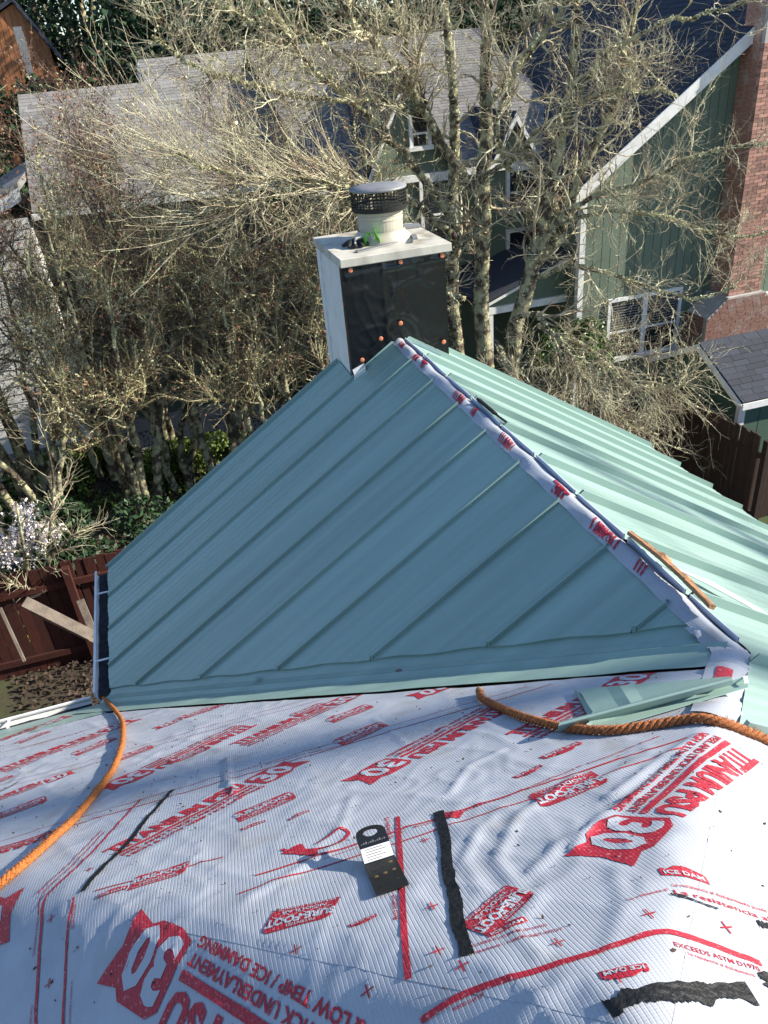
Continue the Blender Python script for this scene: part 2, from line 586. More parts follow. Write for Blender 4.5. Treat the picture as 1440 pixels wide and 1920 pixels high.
# walls
mb = MB()
mb.box(-2.05, 2.15, -6.0, 0.50, -0.9, 2.52)
mb.build('wall', M['white_siding'], house)
mb = MB()
mb.box(-4.35, 2.14, -9.0, -1.15, -0.9, 2.50)
mb.build('wall', M['white_siding'], house)
# gable wall of the wing (prism)
mb = MB()
mb.prism([(-2.05, 0.505, 2.5), (2.15, 0.505, 2.5), (0.02, 0.505, 3.98)], (0, 0.08, 0))
mb.build('gable_wall', M['white_siding'], house)

# roof deck: coarse full hip + wing, just below the sheets
xs = np.linspace(-4.75, 2.45, 73)
ys = np.linspace(-9.2, -0.78, 80)
DX, DY = np.meshgrid(xs, ys)
DZ = roof_z(DX, DY)
wingz = RZ - T * np.maximum(-DX, DX + 0.038)
DZ = np.maximum(DZ, np.where((np.abs(DX) < 2.45), wingz, -9)) - 0.02
di = np.arange(DX.size).reshape(DX.shape)
DF = np.stack([di[:-1, :-1], di[:-1, 1:], di[1:, 1:], di[1:, :-1]], -1).reshape(-1, 4)
deck = part('roof_deck', np.stack([DX, DY, DZ], -1).reshape(-1, 3), DF, M['deck'], house)
mb = MB()
mb.add([pl(-0.80, 0.0, -.016), pl(0.9, 0.0, -.016), pl(0.9, 2.36, -.016), pl(-0.80, 2.36, -.016)], [(0, 1, 2, 3)])
mb.add([pr(-0.80, -0.02, -.012), pr(0.9, -0.02, -.012), pr(0.9, -2.46, -.012), pr(-0.80, -2.46, -.012)], [(3, 2, 1, 0)])
mb.build('roof_deck', M['deck'], house)
# rake boards of the wing gable
for s in (0, 1):
    P = pl if s == 0 else pr
    e = 2.36 if s == 0 else -2.48
    a0 = 0.0 if s == 0 else -0.02
    mb = MB()
    mb.prism([P(-0.80, a0, -.02), P(-0.80, e, -.02), P(-0.80, e, -.19), P(-0.80, a0, -.19)], (0, -0.022, 0))
    mb.build('rake_board', M['white_paint'], house)


def make_panel(U0, u_w, P, vtop, vend, name, parent, first=False, hseam=0.025, sgn=1):
    """standing-seam pan: seam at its low-U edge, then flat with shallow striations"""
    prof = [(0.0, 0.002), (0.0, hseam), (0.011, hseam), (0.011, 0.004)]
    for k in range(1, 25):
        f = k / 24
        u = 0.011 + (u_w - 0.013) * f
        prof.append((u, 0.004 + 0.0010 * (1 - math.cos(f * 2 * math.pi * 6)) * (1 if 0.04 < f < 0.96 else 0)))
    V, F = [], []
    nseg = 9
    n = len(prof)
    for i in range(nseg + 1):
        for u, h in prof:
            UU = U0 + u
            a, b = vtop(UU), vend(UU)
            if hseam == h and i in (0, nseg):   # seam ends folded in
                b = b - 0.012 * np.sign(b - a) if i == nseg else b
                a = a + 0.012 * np.sign(b - a) if i == 0 else a
            v = a + (b - a) * i / nseg
            wv = (0.0008 * math.sin(6 * v + UU * 7) + .0003 * math.sin(15 * v - UU * 11)) if 0.02 < u < 0.39 else 0
            V.append(P(UU, v, h + wv))
    for i in range(nseg):
        for j in range(n - 1):
            q = [i * n + j, i * n + j + 1, (i + 1) * n + j + 1, (i + 1) * n + j]
            F.append(q if sgn > 0 else q[::-1])
    b = len(V)
    # small down-turned lip at the low end
    for u, h in prof:
        UU = U0 + u
        v = vend(UU)
        V.append(P(UU, v, h - 0.016 if h < .01 else h - 0.03))
    for j in range(n - 1):
        q = [nseg * n + j, nseg * n + j + 1, b + j + 1, b + j]
        F.append(q if sgn > 0 else q[::-1])
    o = part(name, V, F, M['metal_green'], parent)
    return o


left_slope = MB()
left_slope.add([pl(-0.80, 0.0, -.011), pl(2.95, 0.0, -.011), pl(2.95, 0.03, -.011), pl(0.65, 2.33, -.011), pl(-0.80, 2.33, -.011)], [(0, 1, 2, 3, 4)])
left_slope = left_slope.build('left_roof_slope', M['paper_white'], house)
for n in range(-2, 8):
    U0 = n * W
    wid = min(W, CUT - 0.02 - U0)
    if wid < 0.05: continue
    vt = (lambda u: 0.335) if n == -2 else (lambda u: 0.003 + 0.005 * math.sin(u * 31) + .003 * math.sin(u * 77))
    ve = lambda u: max(0.02, min(EV + 0.004 * math.sin(u * 17), CUT - u + 0.006 * math.sin(u * 23)))
    make_panel(U0, wid, pl, vt, ve, 'metal_panel', left_slope)
# closing rib at the rake
mb = MB()
mb.beam(pl(-0.815, 0.335, .004), pl(-0.815, EV, .004), .012, .05, NL)
mb.build('rake_trim', M['metal_green'], left_slope)

right_slope = MB()
right_slope.add([pr(-0.80, -0.06, -.006), pr(3.6, -0.06, -.006), pr(3.6, -2.46, -.006), pr(-0.80, -2.46, -.006)], [(3, 2, 1, 0)])
right_slope = right_slope.build('right_roof_slope', M['paper_white'], house)
for k in range(11):
    U0 = -0.812 + k * W
    def vt(u):
        if u < -0.40: return -0.44
        return -0.058 if u < 3.1 else max(-0.058, min(u - 3.24, 0.45))
    make_panel(U0, W, (lambda U, V, h=0.0: pr(U, V, h + .012)), vt, (lambda u, e=2.50 + 0.012 * ((k * 7) % 5 - 2): -e), 'metal_panel', right_slope, hseam=0.040, sgn=-1)
    # upturned panel end along the ridge, primer side showing
    if 1 <= k <= 9:
        mb = MB()
        e0, e1 = U0 + 0.016, min(U0 + W - 0.012, 3.12)
        if e1 - e0 > 0.05:
            nn = 8
            V, F = [], []
            for i in range(nn + 1):
                u = e0 + (e1 - e0) * i / nn
                j = 0.004 * math.sin(5 * u + k)
                V += [pr(u, -0.056, .010), pr(u, -0.045 + j, .033 + j), pr(u, -0.049 + j, .035 + j), pr(u, -0.060, .012)]
            for i in range(nn):
                for q in range(4):
                    a, b = i * 4 + q, i * 4 + (q + 1) % 4
                    F.append((a, b, b + 4, a + 4))
            mb.add(V, F)
            mb.build('panel_end_flange', M['metal_back'], right_slope)
mb = MB()
mb.beam(pr(-0.82, -0.44, .004), pr(-0.82, -2.50, .004), .012, .05, NR)
mb.build('rake_trim', M['metal_green'], right_slope)
# edge lip of the last panel against the hip underlayment
mb = MB()
mb.beam(pr(3.655, 0.40, .022), pr(3.655, -2.50, .022), .012, .03, NR)
mb.build('panel_edge_lip', M['metal_green'], right_slope)

# underlayment capping the ridge of the wing
nn = 90
V, F = [], []
rr = [0.030, 0.012, -0.008, -0.019, -0.030, -0.045, -0.060]
for i in range(nn + 1):
    u = -0.43 + 3.62 * i / nn
    for v in rr:
        P = pl(u, v, .0) if v > -0.019 else pr(u, v, .0)
        h = 0.010 + 0.004 * math.sin(u * 21 + v * 40) + 0.004 * float(vnoise(np.array(u * 14.0), np.array(v * 30.0), 8))
        if v == -0.019: P = P - np.array([0, 0, .006])
        V.append(P + np.array([0, 0, h]))
m_ = len(rr)
for i in range(nn):
    for j in range(m_ - 1):
        F.append((i * m_ + j, i * m_ + j + 1, (i + 1) * m_ + j + 1, (i + 1) * m_ + j))
ridge_sheet = part('ridge_underlayment', V, F, M['paper_white'], house, smooth=True)

# valley flashing between wing and main roof: two wings and a raised centre fold
mb = MB()
VC = 2.55 * K   # valley line U+V on both planes (sheet lies a touch proud)
VC = U_MAIN
for seg in range(1):
    pass
nn = 40
V, F = [], []
for i in range(nn + 1):
    f = i / nn
    # parameter along valley: V from 2.40 (eave) to -0.02 (ridge)
    v = 2.42 + (-0.005 - 2.42) * f
    j = 0.0008 * math.sin(i * 1.9) + 0.0014 * math.sin(i * .7)
    u = VC - v
    d = 1 / math.sqrt(2)
    pts = [pl(u - 0.20, v - 0.0, .003)] if False else []
    a0 = pl(u - .135, max(v - .135, .004), -.008)          # under the cut panels
    a1 = pl(u - .040, max(v - .040, .003), -.006 + j)
    a2 = pl(u - .020, max(v - .020, .002), .006 + j)
    c = pl(u - .004, v - .004, .0) + np.array([0, 0, .026])
    b2 = pm(u + .016, v + .016, .006 + j)
    b1 = pm(u + .05, v + .05, .006 + j)
    b0 = pm(u + .155 + .003 * math.sin(i * 1.3), v + .155, .009 + j)
    V += [a0, a1, a2, c, b2, b1, b0]
for i in range(nn):
    for j in range(6):
        F.append((i * 7 + j, i * 7 + j + 1, (i + 1) * 7 + j + 1, (i + 1) * 7 + j)[::-1])
valley = part('valley_flashing', V, F, M['metal_green'], house)
# screw heads on the flashing
for (x, y) in ((483, 1272), (748, 1258), (506, 1285), (950, 1243)):
    v = ray(x, y)
    s = ((RZ - CAM[2]) - T * 0 + 0) if False else None
    N_ = NL
    P0 = pl(0, 0, .012)
    q = CAM + v * (float((P0 - CAM) @ N_) / float(v @ N_))
    mb = MB()
    r0 = .016 if x in (483, 748) else .007
    mb.lathe([(r0, 0), (r0, .003), (r0 * .5, .008), (0.001, .009)], q + np.array([0, 0, -.004]), 10)
    mb.build('fastener', M['old_wood'] if x == 748 else M['metal_green'], valley)

# gutters: left eave of the wing and front eave of the main roof
def gutter(a, b, out, nm):
    a, b, out = np.array(a, float), np.array(b, float), np.array(out, float)
    prof = [(0.0, 0.0), (0.0, -0.11), (0.085, -0.11), (0.115, -0.03), (0.115, 0.0), (0.100, 0.0), (0.100, -0.012), (0.108, -0.03), (0.078, -0.10),
            (0.008, -0.10), (0.008, 0.0)]
    V = [p + out * o + np.array([0, 0, z]) for p in (a, b) for o, z in prof]
    n = len(prof)
    F = [(i, (i + 1) % n, n + (i + 1) % n, n + i) for i in range(n)] + [list(range(n)), list(range(n, 2 * n))[::-1]]
    g = part('gutter', V, F, M['white_paint'], house)
    V, F = [], []
    k = 24
    for i in range(k + 1):
        p = a + (b - a) * i / k
        for o in (0.009, 0.045, 0.09):
            V.append(p + out * o + np.array([0, 0, -0.055 + 0.018 * random.random()]))
    for i in range(k):
        for j in range(2):
            F.append((i * 3 + j, i * 3 + j + 1, i * 3 + j + 4, i * 3 + j + 3))
    part('gutter_debris', V, F, M['gutter_dark'], g)
    for f in (.22, .78):
        mb = MB()
        p = a + (b - a) * f
        mb.beam(p + out * .005 + np.array([0, 0, -.006]), p + out * .11 + np.array([0, 0, -.006]), .014, .006)
        mb.build('gutter_strap', M['white_paint'], g)


gutter((-EV + .01, 0.815, 2.700), (-EV + .01, -0.62, 2.700), (-1, 0, 0), 'a')
gutter((-4.7, -0.76, 2.70), (-EV - .12, -0.76, 2.70), (0, 1, 0), 'b')
# fascia boards
mb = MB()
mb.box(-EV + .012, -EV + .03, -.75, .81, 2.50, 2.69)
mb.build('fascia', M['white_paint'], house)
mb = MB()
mb.box(-4.7, -EV - .02, -.785, -.765, 2.50, 2.69)
mb.build('fascia', M['white_paint'], house)
mb = MB()
mb.box(2.44, 2.46, -9.0, .80, 2.44, 2.62)
mb.build('fascia', M['white_paint'], house)
# eave metal strip on the main roof
V, F = [], []
for i in range(31):
    v = 2.33 + 2.4 * i / 30
    V += [pm(0.74, v, -.004), pm(0.74, v, .006), pm(1.13 + .004 * math.sin(i * 2), v, .006 + .002 * math.sin(i * 1.7))]
for i in range(30):
    for j in range(2):
        F.append((i * 3 + j, i * 3 + j + 1, i * 3 + j + 4, i * 3 + j + 3))
part('eave_flashing', V, F, M['metal_green'], house)


# ------------------------------------------------------------------ underlayment sheets
def sheet(name, x0, x1, y0, y1, step, lift, cuts):
    xs = np.arange(x0, x1 + step / 2, step)
    ys = np.arange(y0, y1 + step / 2, step)
    X, Y = np.meshgrid(xs, ys)
    i = np.arange(X.size).reshape(X.shape)
    keep = np.ones((len(ys) - 1, len(xs) - 1), bool)
    cx, cy = (X[:-1, :-1] + step / 2), (Y[:-1, :-1] + step / 2)
    for (nx, ny, d) in cuts:      # keep nx*x+ny*y <= d
        keep &= (nx * cx + ny * cy) <= d + step * 1.5
    F = np.stack([i[:-1, :-1], i[:-1, 1:], i[1:, 1:], i[1:, :-1]], -1)[keep]
    used = np.unique(F)
    mp = np.full(X.size, -1)
    mp[used] = np.arange(len(used))
    V = np.stack([X.ravel()[used], Y.ravel()[used], np.zeros(len(used))], 1)
    me = arr_mesh(name, V, mp[F])
    bm = bmesh.new()
    bm.from_mesh(me)
    for (nx, ny, d) in cuts:
        nn = Vector((nx, ny, 0)).normalized()
        co = Vector((nx, ny, 0)) * (d / (nx * nx + ny * ny))
        bmesh.ops.bisect_plane(bm, geom=bm.verts[:] + bm.edges[:] + bm.faces[:], plane_co=co, plane_no=nn, clear_outer=True)
    bm.to_mesh(me)
    bm.free()
    n = len(me.vertices)
    co = np.empty(n * 3, np.float32)
    me.vertices.foreach_get('co', co)
    co = co.reshape(-1, 3).astype(float)
    co[:, 2] = sheet_z(co[:, 0], co[:, 1]) + lift
    loc = np.array(house.location)
    me.vertices.foreach_set('co', (co - loc).astype(np.float32).ravel())
    me.polygons.foreach_set('use_smooth', np.ones(len(me.polygons), bool))
    me.update()
    return link(name, me, house, M['paper_white'])


# x=-V, y=-U ; U+V = -(x+y)
VALLEY_EDGE = 2.735 * K
LH, RH = 4.35 * K, 2.5 * K
shA = sheet('underlayment_sheet', -3.7, 0.3, -2.44 * K, -0.86, .0125, .000,
            [(1, 1, -VALLEY_EDGE), (-1, -1, LH + .02), (0, 1, -1.08), (0, -1, 2.42 * K)])
shB = sheet('underlayment_sheet', -3.2, 0.3, -2.95 * K, -2.34 * K, .0105, .003,
            [(1, 1, -VALLEY_EDGE), (-1, -1, LH + .02), (0, 1, -2.36 * K), (0, -1, 2.93 * K), (1, -1, RH + 0.11)])
shC = sheet('underlayment_sheet', -2.6, 0.5, -5.3, -2.88 * K, .0105, .006,
            [(-1, -1, LH + .02), (0, 1, -2.885 * K), (0, -1, 5.25), (1, 0, 0.45), (1, -1, RH + .075)])
shE = sheet('underlayment_sheet', -1.7, 0.9, -5.3, -3.66, .0125, .0065, [(-1, 1, -RH - .05), (0, 1, -3.672), (0, -1, 5.25)])
shD = sheet('underlayment_sheet', -4.2, -0.4, -5.3, -0.9, .0125, .0055, [(1, 1, -LH + .02), (1, 0, -0.9), (0, -1, 5.25)])
SHEETS = [shA, shB, shC, shD, shE]

# ------------------------------------------------------------------ print on the underlayment
TXT = {}


def text_mesh(s, bold=0.0):
    key = (s, bold)
    if key not in TXT:
        cu = bpy.data.curves.new('t', 'FONT')
        cu.body = s
        cu.size = 1
        cu.offset = bold
        cu.resolution_u = 2
        cu.fill_mode = 'FRONT'
        ob = bpy.data.objects.new('t', cu)
        COL.objects.link(ob)
        bpy.context.view_layer.update()
        me = bpy.data.meshes.new_from_object(ob.evaluated_get(bpy.context.evaluated_depsgraph_get()))
        V = np.array([v.co[:2] for v in me.vertices])
        F = [tuple(p.vertices) for p in me.polygons]
        bpy.data.objects.remove(ob)
        bpy.data.curves.remove(cu)
        bpy.data.meshes.remove(me)
        V = (V - V.min(0)) / (V.max(0) - V.min(0))
        TXT[key] = (V, F)
    return TXT[key]


class Motif:
    """flat red / white artwork in its own metres, cut fine so that it can follow a wrinkled sheet"""

    def __init__(s):
        s.l = {0: ([], []), 1: ([], [])}

    def poly(s, pts, layer=0):
        V, F = s.l[layer]
        b = len(V)
        V += [tuple(p) for p in pts]
        F.append(list(range(b, b + len(pts))))
        return s

    def rect(s, x0, y0, x1, y1, layer=0):
        return s.poly([(x0, y0), (x1, y0), (x1, y1), (x0, y1)], layer)

    def text(s, t, x0, y0, x1, y1, layer=0, bold=0.02):
        tv, tf = text_mesh(t, bold)
        V, F = s.l[layer]
        b = len(V)
        V += [(x0 + (x1 - x0) * p[0], y0 + (y1 - y0) * p[1]) for p in tv]
        F += [[i + b for i in f] for f in tf]
        return s

    def bake(s, step=0.014):
        s.out = {}
        for k, (V, F) in s.l.items():
            if not F: continue
            bm = bmesh.new()
            vs = [bm.verts.new((x, y, 0)) for x, y in V]
            for f in F:
                try: bm.faces.new([vs[i] for i in f])
                except ValueError: pass
            bmesh.ops.triangulate(bm, faces=[f for f in bm.faces if len(f.verts) > 3])
            A = np.array(V)
            for ax in (0, 1):
                for c in np.arange(A[:, ax].min() + step, A[:, ax].max(), step):
                    co = [0, 0, 0]; no = [0, 0, 0]
                    co[ax] = c; no[ax] = 1
                    bmesh.ops.bisect_plane(bm, geom=bm.verts[:] + bm.edges[:] + bm.faces[:], plane_co=co, plane_no=no)
            bmesh.ops.triangulate(bm, faces=bm.faces[:])
            bm.verts.index_update()
            s.out[k] = (np.array([v.co[:2] for v in bm.verts]), np.array([[v.index for v in f.verts] for f in bm.faces]))
            bm.free()
        return s


def valid_mask(x, y):
    return (x + y) < -VALLEY_EDGE - .004


NPRINT = [0]


def in_sheet(x, y):
    if -(x + y) > LH: return 3
    if -y < 2.36 * K: return 0
    if -y < 2.885 * K and (x - (-RH + -y)) < 9: return 1
    return 2


def lay(XY, F, layer, mt, name='print', lift=0.0026, parent=None, zf=None):
    X, Y = XY[:, 0], XY[:, 1]
    c = XY[F].mean(1)
    F = F[valid_mask(c[:, 0], c[:, 1])]
    if not len(F): return
    u = np.unique(F)
    mp = np.full(len(XY), -1)
    mp[u] = np.arange(len(u))
    X, Y = X[u], Y[u]
    base = np.where(-(X + Y) > LH - .022, .006, np.where(-Y > 2.88 * K, .006, np.where(-Y > 2.355 * K, .003, 0.0)))
    Z = sheet_z(X, Y) + base + (lift - .0010) + layer * 0.0010
    cx, cy = X.mean(), Y.mean()
    par = parent or SHEETS[in_sheet(cx, cy)]
    NPRINT[0] += 1
    return part(name, np.stack([X, Y, Z], 1), mp[F], mt, par)


def place(mo, a, b, anchor=(0, 0), length=1.0, hs=1.0):
    """a->b : photo points of the reading direction (from motif x=0 to x=length at y=0)"""
    A, B = roof_hit(*a), roof_hit(*b)
    d = B - A
    Lr = np.linalg.norm(d)
    ex = d / Lr
    m = (A + B) / 2
    e = 0.02
    gx_ = (roof_z(m[0] + e, m[1]) - roof_z(m[0] - e, m[1])) / (2 * e)
    gy_ = (roof_z(m[0], m[1] + e) - roof_z(m[0], m[1] - e)) / (2 * e)
    nrm = np.array([-gx_, -gy_, 1.0])
    nrm /= np.linalg.norm(nrm)
    ey = np.cross(nrm, ex)
    s = Lr / length
    for k, (V, F) in mo.out.items():
        P = A[:2] + (V[:, 0:1] * ex[:2] + V[:, 1:2] * ey[:2] * hs) * s
        lay(P, F, k, M['print_red'] if k == 0 else M['print_white'])


def tag30(m, x0, x1, y0, y1):
    w, h = x1 - x0, y1 - y0
    m.poly([(x0, y0 + .08 * h), (x0 + .22 * w, y0), (x0 + .55 * w, y0 + .02 * h), (x0 + .66 * w, y0 + .12 * h), (x1, y0 + .02 * h), (x1 - .10 * w, y0 + .5 * h),
            (x1, y1 - .02 * h), (x0 + .7 * w, y1 - .1 * h), (x0 + .6 * w, y1), (x0 + .12 * w, y1 - .02 * h), (x0, y1 - .14 * h)])
    m.text('30', x0 + .07 * w, y0 + .10 * h, x0 + .74 * w, y1 - .12 * h, 1, .035)


TI = Motif()
TI.text('TITANIUM', 0, .028, .47, .128, bold=.05).text('PSU', .50, .028, .70, .128, bold=.05)
TI.rect(0, -.008, .70, .016)
TI.text('PEEL AND STICK UNDERLAYMENT', 0, -.052, .70, -.020, bold=.03)
TI.text('HIGH & LOW TEMP / ICE DAMMING', 0, -.098, .70, -.066, bold=.03)
tag30(TI, .725, 1.0, -.09, .125)
TI.bake(.016)
SF = Motif()
SF.poly([(0, 0), (.20, 0), (.215, .012), (.23, .10), (.21, .115), (.03, .115), (.015, .1)])
SF.text('PATENTED', .065, .096, .155, .109, 1, .02).text('SURE-FOOT', .006, .053, .226, .092, 1, .05)
wl_ = [(.02 + .19 * q / 16, .046 + .006 * (1 if (q // 2) % 2 else -1)) for q in range(17)]
for (xa, ya), (xb, yb) in zip(wl_[:-1], wl_[1:]): SF.poly([(xa, ya - .0016), (xb, yb - .0016), (xb, yb + .0016), (xa, ya + .0016)], 1)
SF.text('NODULAR', .04, .020, .185, .036, 1, .03).text('WALKING SURFACE', .012, .003, .195, .013, 1, .02)
SF.bake(.016)
ICE = Motif()
ICE.poly([(0, 0), (.16, 0), (.16, .03), (.148, .03), (.148, .04), (.136, .04), (.136, .03), (.10, .03), (.10, .052), (.088, .052), (.088, .04), (.07, .04),
          (.07, .052), (.058, .052), (.058, .03), (.02, .03), (.02, .04), (.008, .04), (.008, .03), (0, .03)])
ICE.text('ICE DAM', .012, .006, .148, .026, 1, .03)
ICE.bake(.016)

L1 = 1.0
for a, b in [((222, 1606), (562, 1430)), ((4, 1449), (257, 1350)), ((-70, 1524), (141, 1448)), ((-60, 1412), (131, 1344)), ((452, 1399), (678, 1300)),
             ((985, 1385), (1215, 1262))]:
    place(TI, a, b)
for a, b in [((459, 1362), (190, 1483)), ((428, 1318), (290, 1368)), ((926, 1331), (662, 1472)), ((1362, 1398), (1108, 1622)), ((1000, 1232), (770, 1310)),
             ((115, 1560), (-130, 1650)), ((735, 2085), (232, 1762))]:
    place(TI, a, b)
place(TI, (-330, 1960), (30, 1722))
for a, b in [((450, 1546), (562, 1500)), ((242, 1676), (350, 1642)), ((628, 1358), (706, 1327)), ((146, 1418), (226, 1387)), ((222, 1430), (293, 1402)),
             ((-10, 1541), (92, 1503)), ((645, 1400), (735, 1362))]:
    place(SF, a, b, length=.22)
for a, b in [((40, 1395), (100, 1372)), ((330, 1432), (400, 1404)), ((560, 1345), (620, 1320)), ((-30, 1480), (30, 1456)), ((350, 1350), (410, 1327))]:
    place(SF, a, b, length=.22)
for a, b in [((1240, 1650), (1330, 1668)), ((1080, 1395), (1010, 1425)), ((1210, 1815), (1120, 1835))]:
    place(ICE, a, b, length=.16)
for a, b in [((640, 1690), (512, 1716)), ((1108, 1452), (985, 1500)), ((948, 1668), (858, 1745))]:
    place(SF, a, b, length=.22)
for a, b in [((918, 1768), (990, 1738)), ((545, 1545), (583, 1528)), ((706, 1722), (655, 1742)), ((185, 1692), (240, 1672)), ((455, 1562), (500, 1545)),
             ((1010, 1440), (960, 1462))]:
    place(ICE, a, b, length=.16)
for s, a, b, h in [('EXCEEDS ASTM D1970', (872, 1790), (1026, 1745), .055), ('Titanium 1-800-567-9727', (884, 1801), (1056, 1752), .055),
                   ('La resistencia al', (1178, 1700), (1252, 1678), .09), ('La resistencia al deslizamiento puede', (1262, 1672), (1438, 1722), .045),
                   ('La resistencia al', (1265, 1685), (1445, 1737), .05), ('EXCEEDS ASTM D1970', (1265, 1785), (1425, 1832), .055),
                   ('La resistencia al deslizamiento', (1290, 1800), (1415, 1843), .05),
                   ('La resistencia al deslizamiento', (74, 1715), (64, 1800), .06), ('1-800-567-9727', (140, 1700), (136, 1752), .10),
                   ('La resistencia al deslizamiento', (138, 1850), (132, 1930), .06), ('1-800-567-9727', (60, 1950), (66, 1890), .10),
                   ('La resistencia al deslizamiento puede', (610, 1618), (760, 1567), .035), ('EXCEEDS ASTM D1970', (780, 1561), (960, 1498), .04),
                   ('La resistencia al deslizamiento puede', (980, 1490), (1240, 1384), .03), ('La resistencia al', (722, 1540), (728, 1580), .1),
                   ('EXCEEDS ASTM', (735, 1690), (739, 1735), .1), ('gavetopea', (905, 1870), (848, 1898), .16),
                   ('La resistencia al deslizamiento', (500, 1435), (640, 1400), .04), ('EXCEEDS ASTM D1970', (40, 1405), (160, 1372), .05)]:
    mo = Motif()
    mo.text(s, 0, 0, 1, h, bold=.012)
    mo.bake(.05)
    place(mo, a, b)


def red_line(pts, w, n=60, mt=None, name='print_line', lift=.0026, edge=0.0, seed=1):
    P = np.array([roof_hit(*p)[:2] for p in pts])
    c = crom(P, n) if len(P) > 2 else P[0] + (P[1] - P[0]) * np.linspace(0, 1, n)[:, None]
    d = np.gradient(c, axis=0)
    d /= np.linalg.norm(d, axis=1, keepdims=True)
    nr = np.stack([-d[:, 1], d[:, 0]], 1)
    rg = np.random.default_rng(seed)
    sm = lambda q: np.convolve(np.pad(q, 2, 'edge'), np.ones(5) / 5, 'valid') * 1.5 + .25 * q
    e1 = w / 2 * (1 + edge * sm(rg.normal(size=n)))
    e2 = w / 2 * (1 + edge * 1.6 * sm(rg.normal(size=n)))
    XY = np.stack([c + nr * e1[:, None], c, c - nr * e2[:, None]], 1).reshape(-1, 2)
    i = np.arange(n - 1) * 3
    F = np.concatenate([np.stack([i + k, i + k + 1, i + k + 4, i + k + 3], 1) for k in (0, 1)])
    lay(XY, F, 0, mt or M['print_red'], name, lift)


red_line([(746, 1537), (753, 1640), (758, 1740), (766, 1845)], .011)
red_line([(790, 1925), (850, 1885), (900, 1863), (1000, 1833), (1130, 1792), (1232, 1757), (1300, 1768), (1425, 1815)], .010, 90)
red_line([(265, 1500), (205, 1568), (140, 1636), (88, 1688), (80, 1740), (74, 1830), (70, 1930)], .007, 90)
red_line([(198, 1562), (132, 1632), (80, 1684), (74, 1720)], .003, 60)
red_line([(192, 1560), (124, 1630), (72, 1682)], .003, 60)
red_line([(142, 1690), (130, 1750), (126, 1830), (122, 1930)], .006, 60)
red_line([(180, 1676), (300, 1645), (420, 1612)], .004)
for u, v0, v1, w in [(2.905, .46, 1.27, .006), (2.945, .50, 1.30, .004), (2.345, .43, 2.2, .004), (2.30, .48, 2.2, .0025), (1.78, .98, 2.9, .003), (1.72, 1.02, 2.9, .0025),
                     (1.18, 1.58, 3.0, .003)]:
    n = 120
    c = np.stack([-np.linspace(v0, v1, n) * K, np.full(n, -u * K)], 1)
    XY = np.stack([c + [0, w / 2], c - [0, w / 2]], 1).reshape(-1, 2)
    i = np.arange(n - 1) * 2
    lay(XY, np.stack([i, i + 1, i + 3, i + 2], 1), 0, M['print_red'], 'print_line')
for (x, y) in ((1216, 1722), (1045, 1777), (822, 1793), (811, 1710), (797, 1582), (866, 1822), (1360, 1748), (98, 1728), (95, 1850), (556, 1790), (690, 1868),
               (1155, 1842), (170, 1635)):
    p = roof_hit(x, y)[:2]
    for dx, dy in ((.011, .0013), (.0013, .011)):
        XY = np.array([p + [-dx, -dy], p + [dx, -dy], p + [dx, dy], p + [-dx, dy]])
        lay(XY, np.array([[0, 1, 2, 3]]), 0, M['print_red'], 'print_mark', .003)

# torn edges where the black adhesive shows
TAR = [[(325, 1483), (285, 1530), (240, 1585), (195, 1632), (155, 1678)], [(822, 1528), (834, 1580), (838, 1625), (845, 1660), (853, 1700), (862, 1745), (874, 1803)],
       [(36, 1468), (18, 1478), (-10, 1490)], [(1138, 1908), (1180, 1884), (1240, 1872), (1300, 1872), (1350, 1868), (1408, 1874)],
       [(1424, 1832), (1436, 1846), (1460, 1885)], [(1262, 1686), (1300, 1697), (1345, 1714)], [(1420, 1740), (1450, 1748)]]
for k, pts in enumerate(TAR):
    red_line(pts, (.014, .023, .008, .026, .020, .004, .012)[k], 50, M['tar'], 'adhesive_strip', .0042, (.12, .16, .1, .22, .2, .3, .2)[k], k)
red_line([(832, 1535), (866, 1535)], .03, 10, M['print_red'])
red_line([(530, 1600), (560, 1607), (600, 1598), (640, 1585), (655, 1570), (640, 1563), (615, 1578), (595, 1590)], .008, 60)
mo = Motif()
mo.poly([(0, 0), (.4, .02), (1, -.05), (.75, .28), (.45, .25), (.2, .42), (.1, .3)])
mo.bake(.1)
place(mo, (528, 1608), (600, 1612))

# grit, bark crumbs and granules lying on the sheets
n = 1500
gx_ = rng.uniform(-3.1, 0.3, n)
gy_ = rng.uniform(-4.9, -1.2, n)
ok = valid_mask(gx_ + .03, gy_ + .03) & (gx_ - gy_ < RH + .3)
gx_, gy_ = gx_[ok], gy_[ok]
cz = sheet_z(gx_, gy_) + .0085
ca = np.stack([gx_, gy_, cz], 1)
aa = rng.uniform(0, 6.28, len(ca))
ss = (.0010 + .0024 * rng.random(len(ca)) ** 3)[:, None]
e1_ = np.stack([np.cos(aa), np.sin(aa), .2 * rng.normal(size=len(ca))], 1) * ss * 1.8
e2_ = np.stack([-np.sin(aa), np.cos(aa), .2 * rng.normal(size=len(ca))], 1) * ss
V = np.stack([ca - e1_, ca + e2_, ca + e1_, ca - e2_, ca + np.array([0, 0, .002])], 1).reshape(-1, 3)
i5 = np.arange(len(ca))[:, None] * 5
F = np.concatenate([i5 + np.array([[0, 1, 4]]), i5 + np.array([[1, 2, 4]]), i5 + np.array([[2, 3, 4]]), i5 + np.array([[3, 0, 4]])])
part('grit', V, F, M['litter'], house, kind='stuff')

# strip of underlayment turning from the ridge end down the hip
def surf(X, Y):
    w = RZ - T * np.maximum(-np.asarray(X), np.asarray(X) + 0.038)
    return np.maximum(roof_z(X, Y), w)


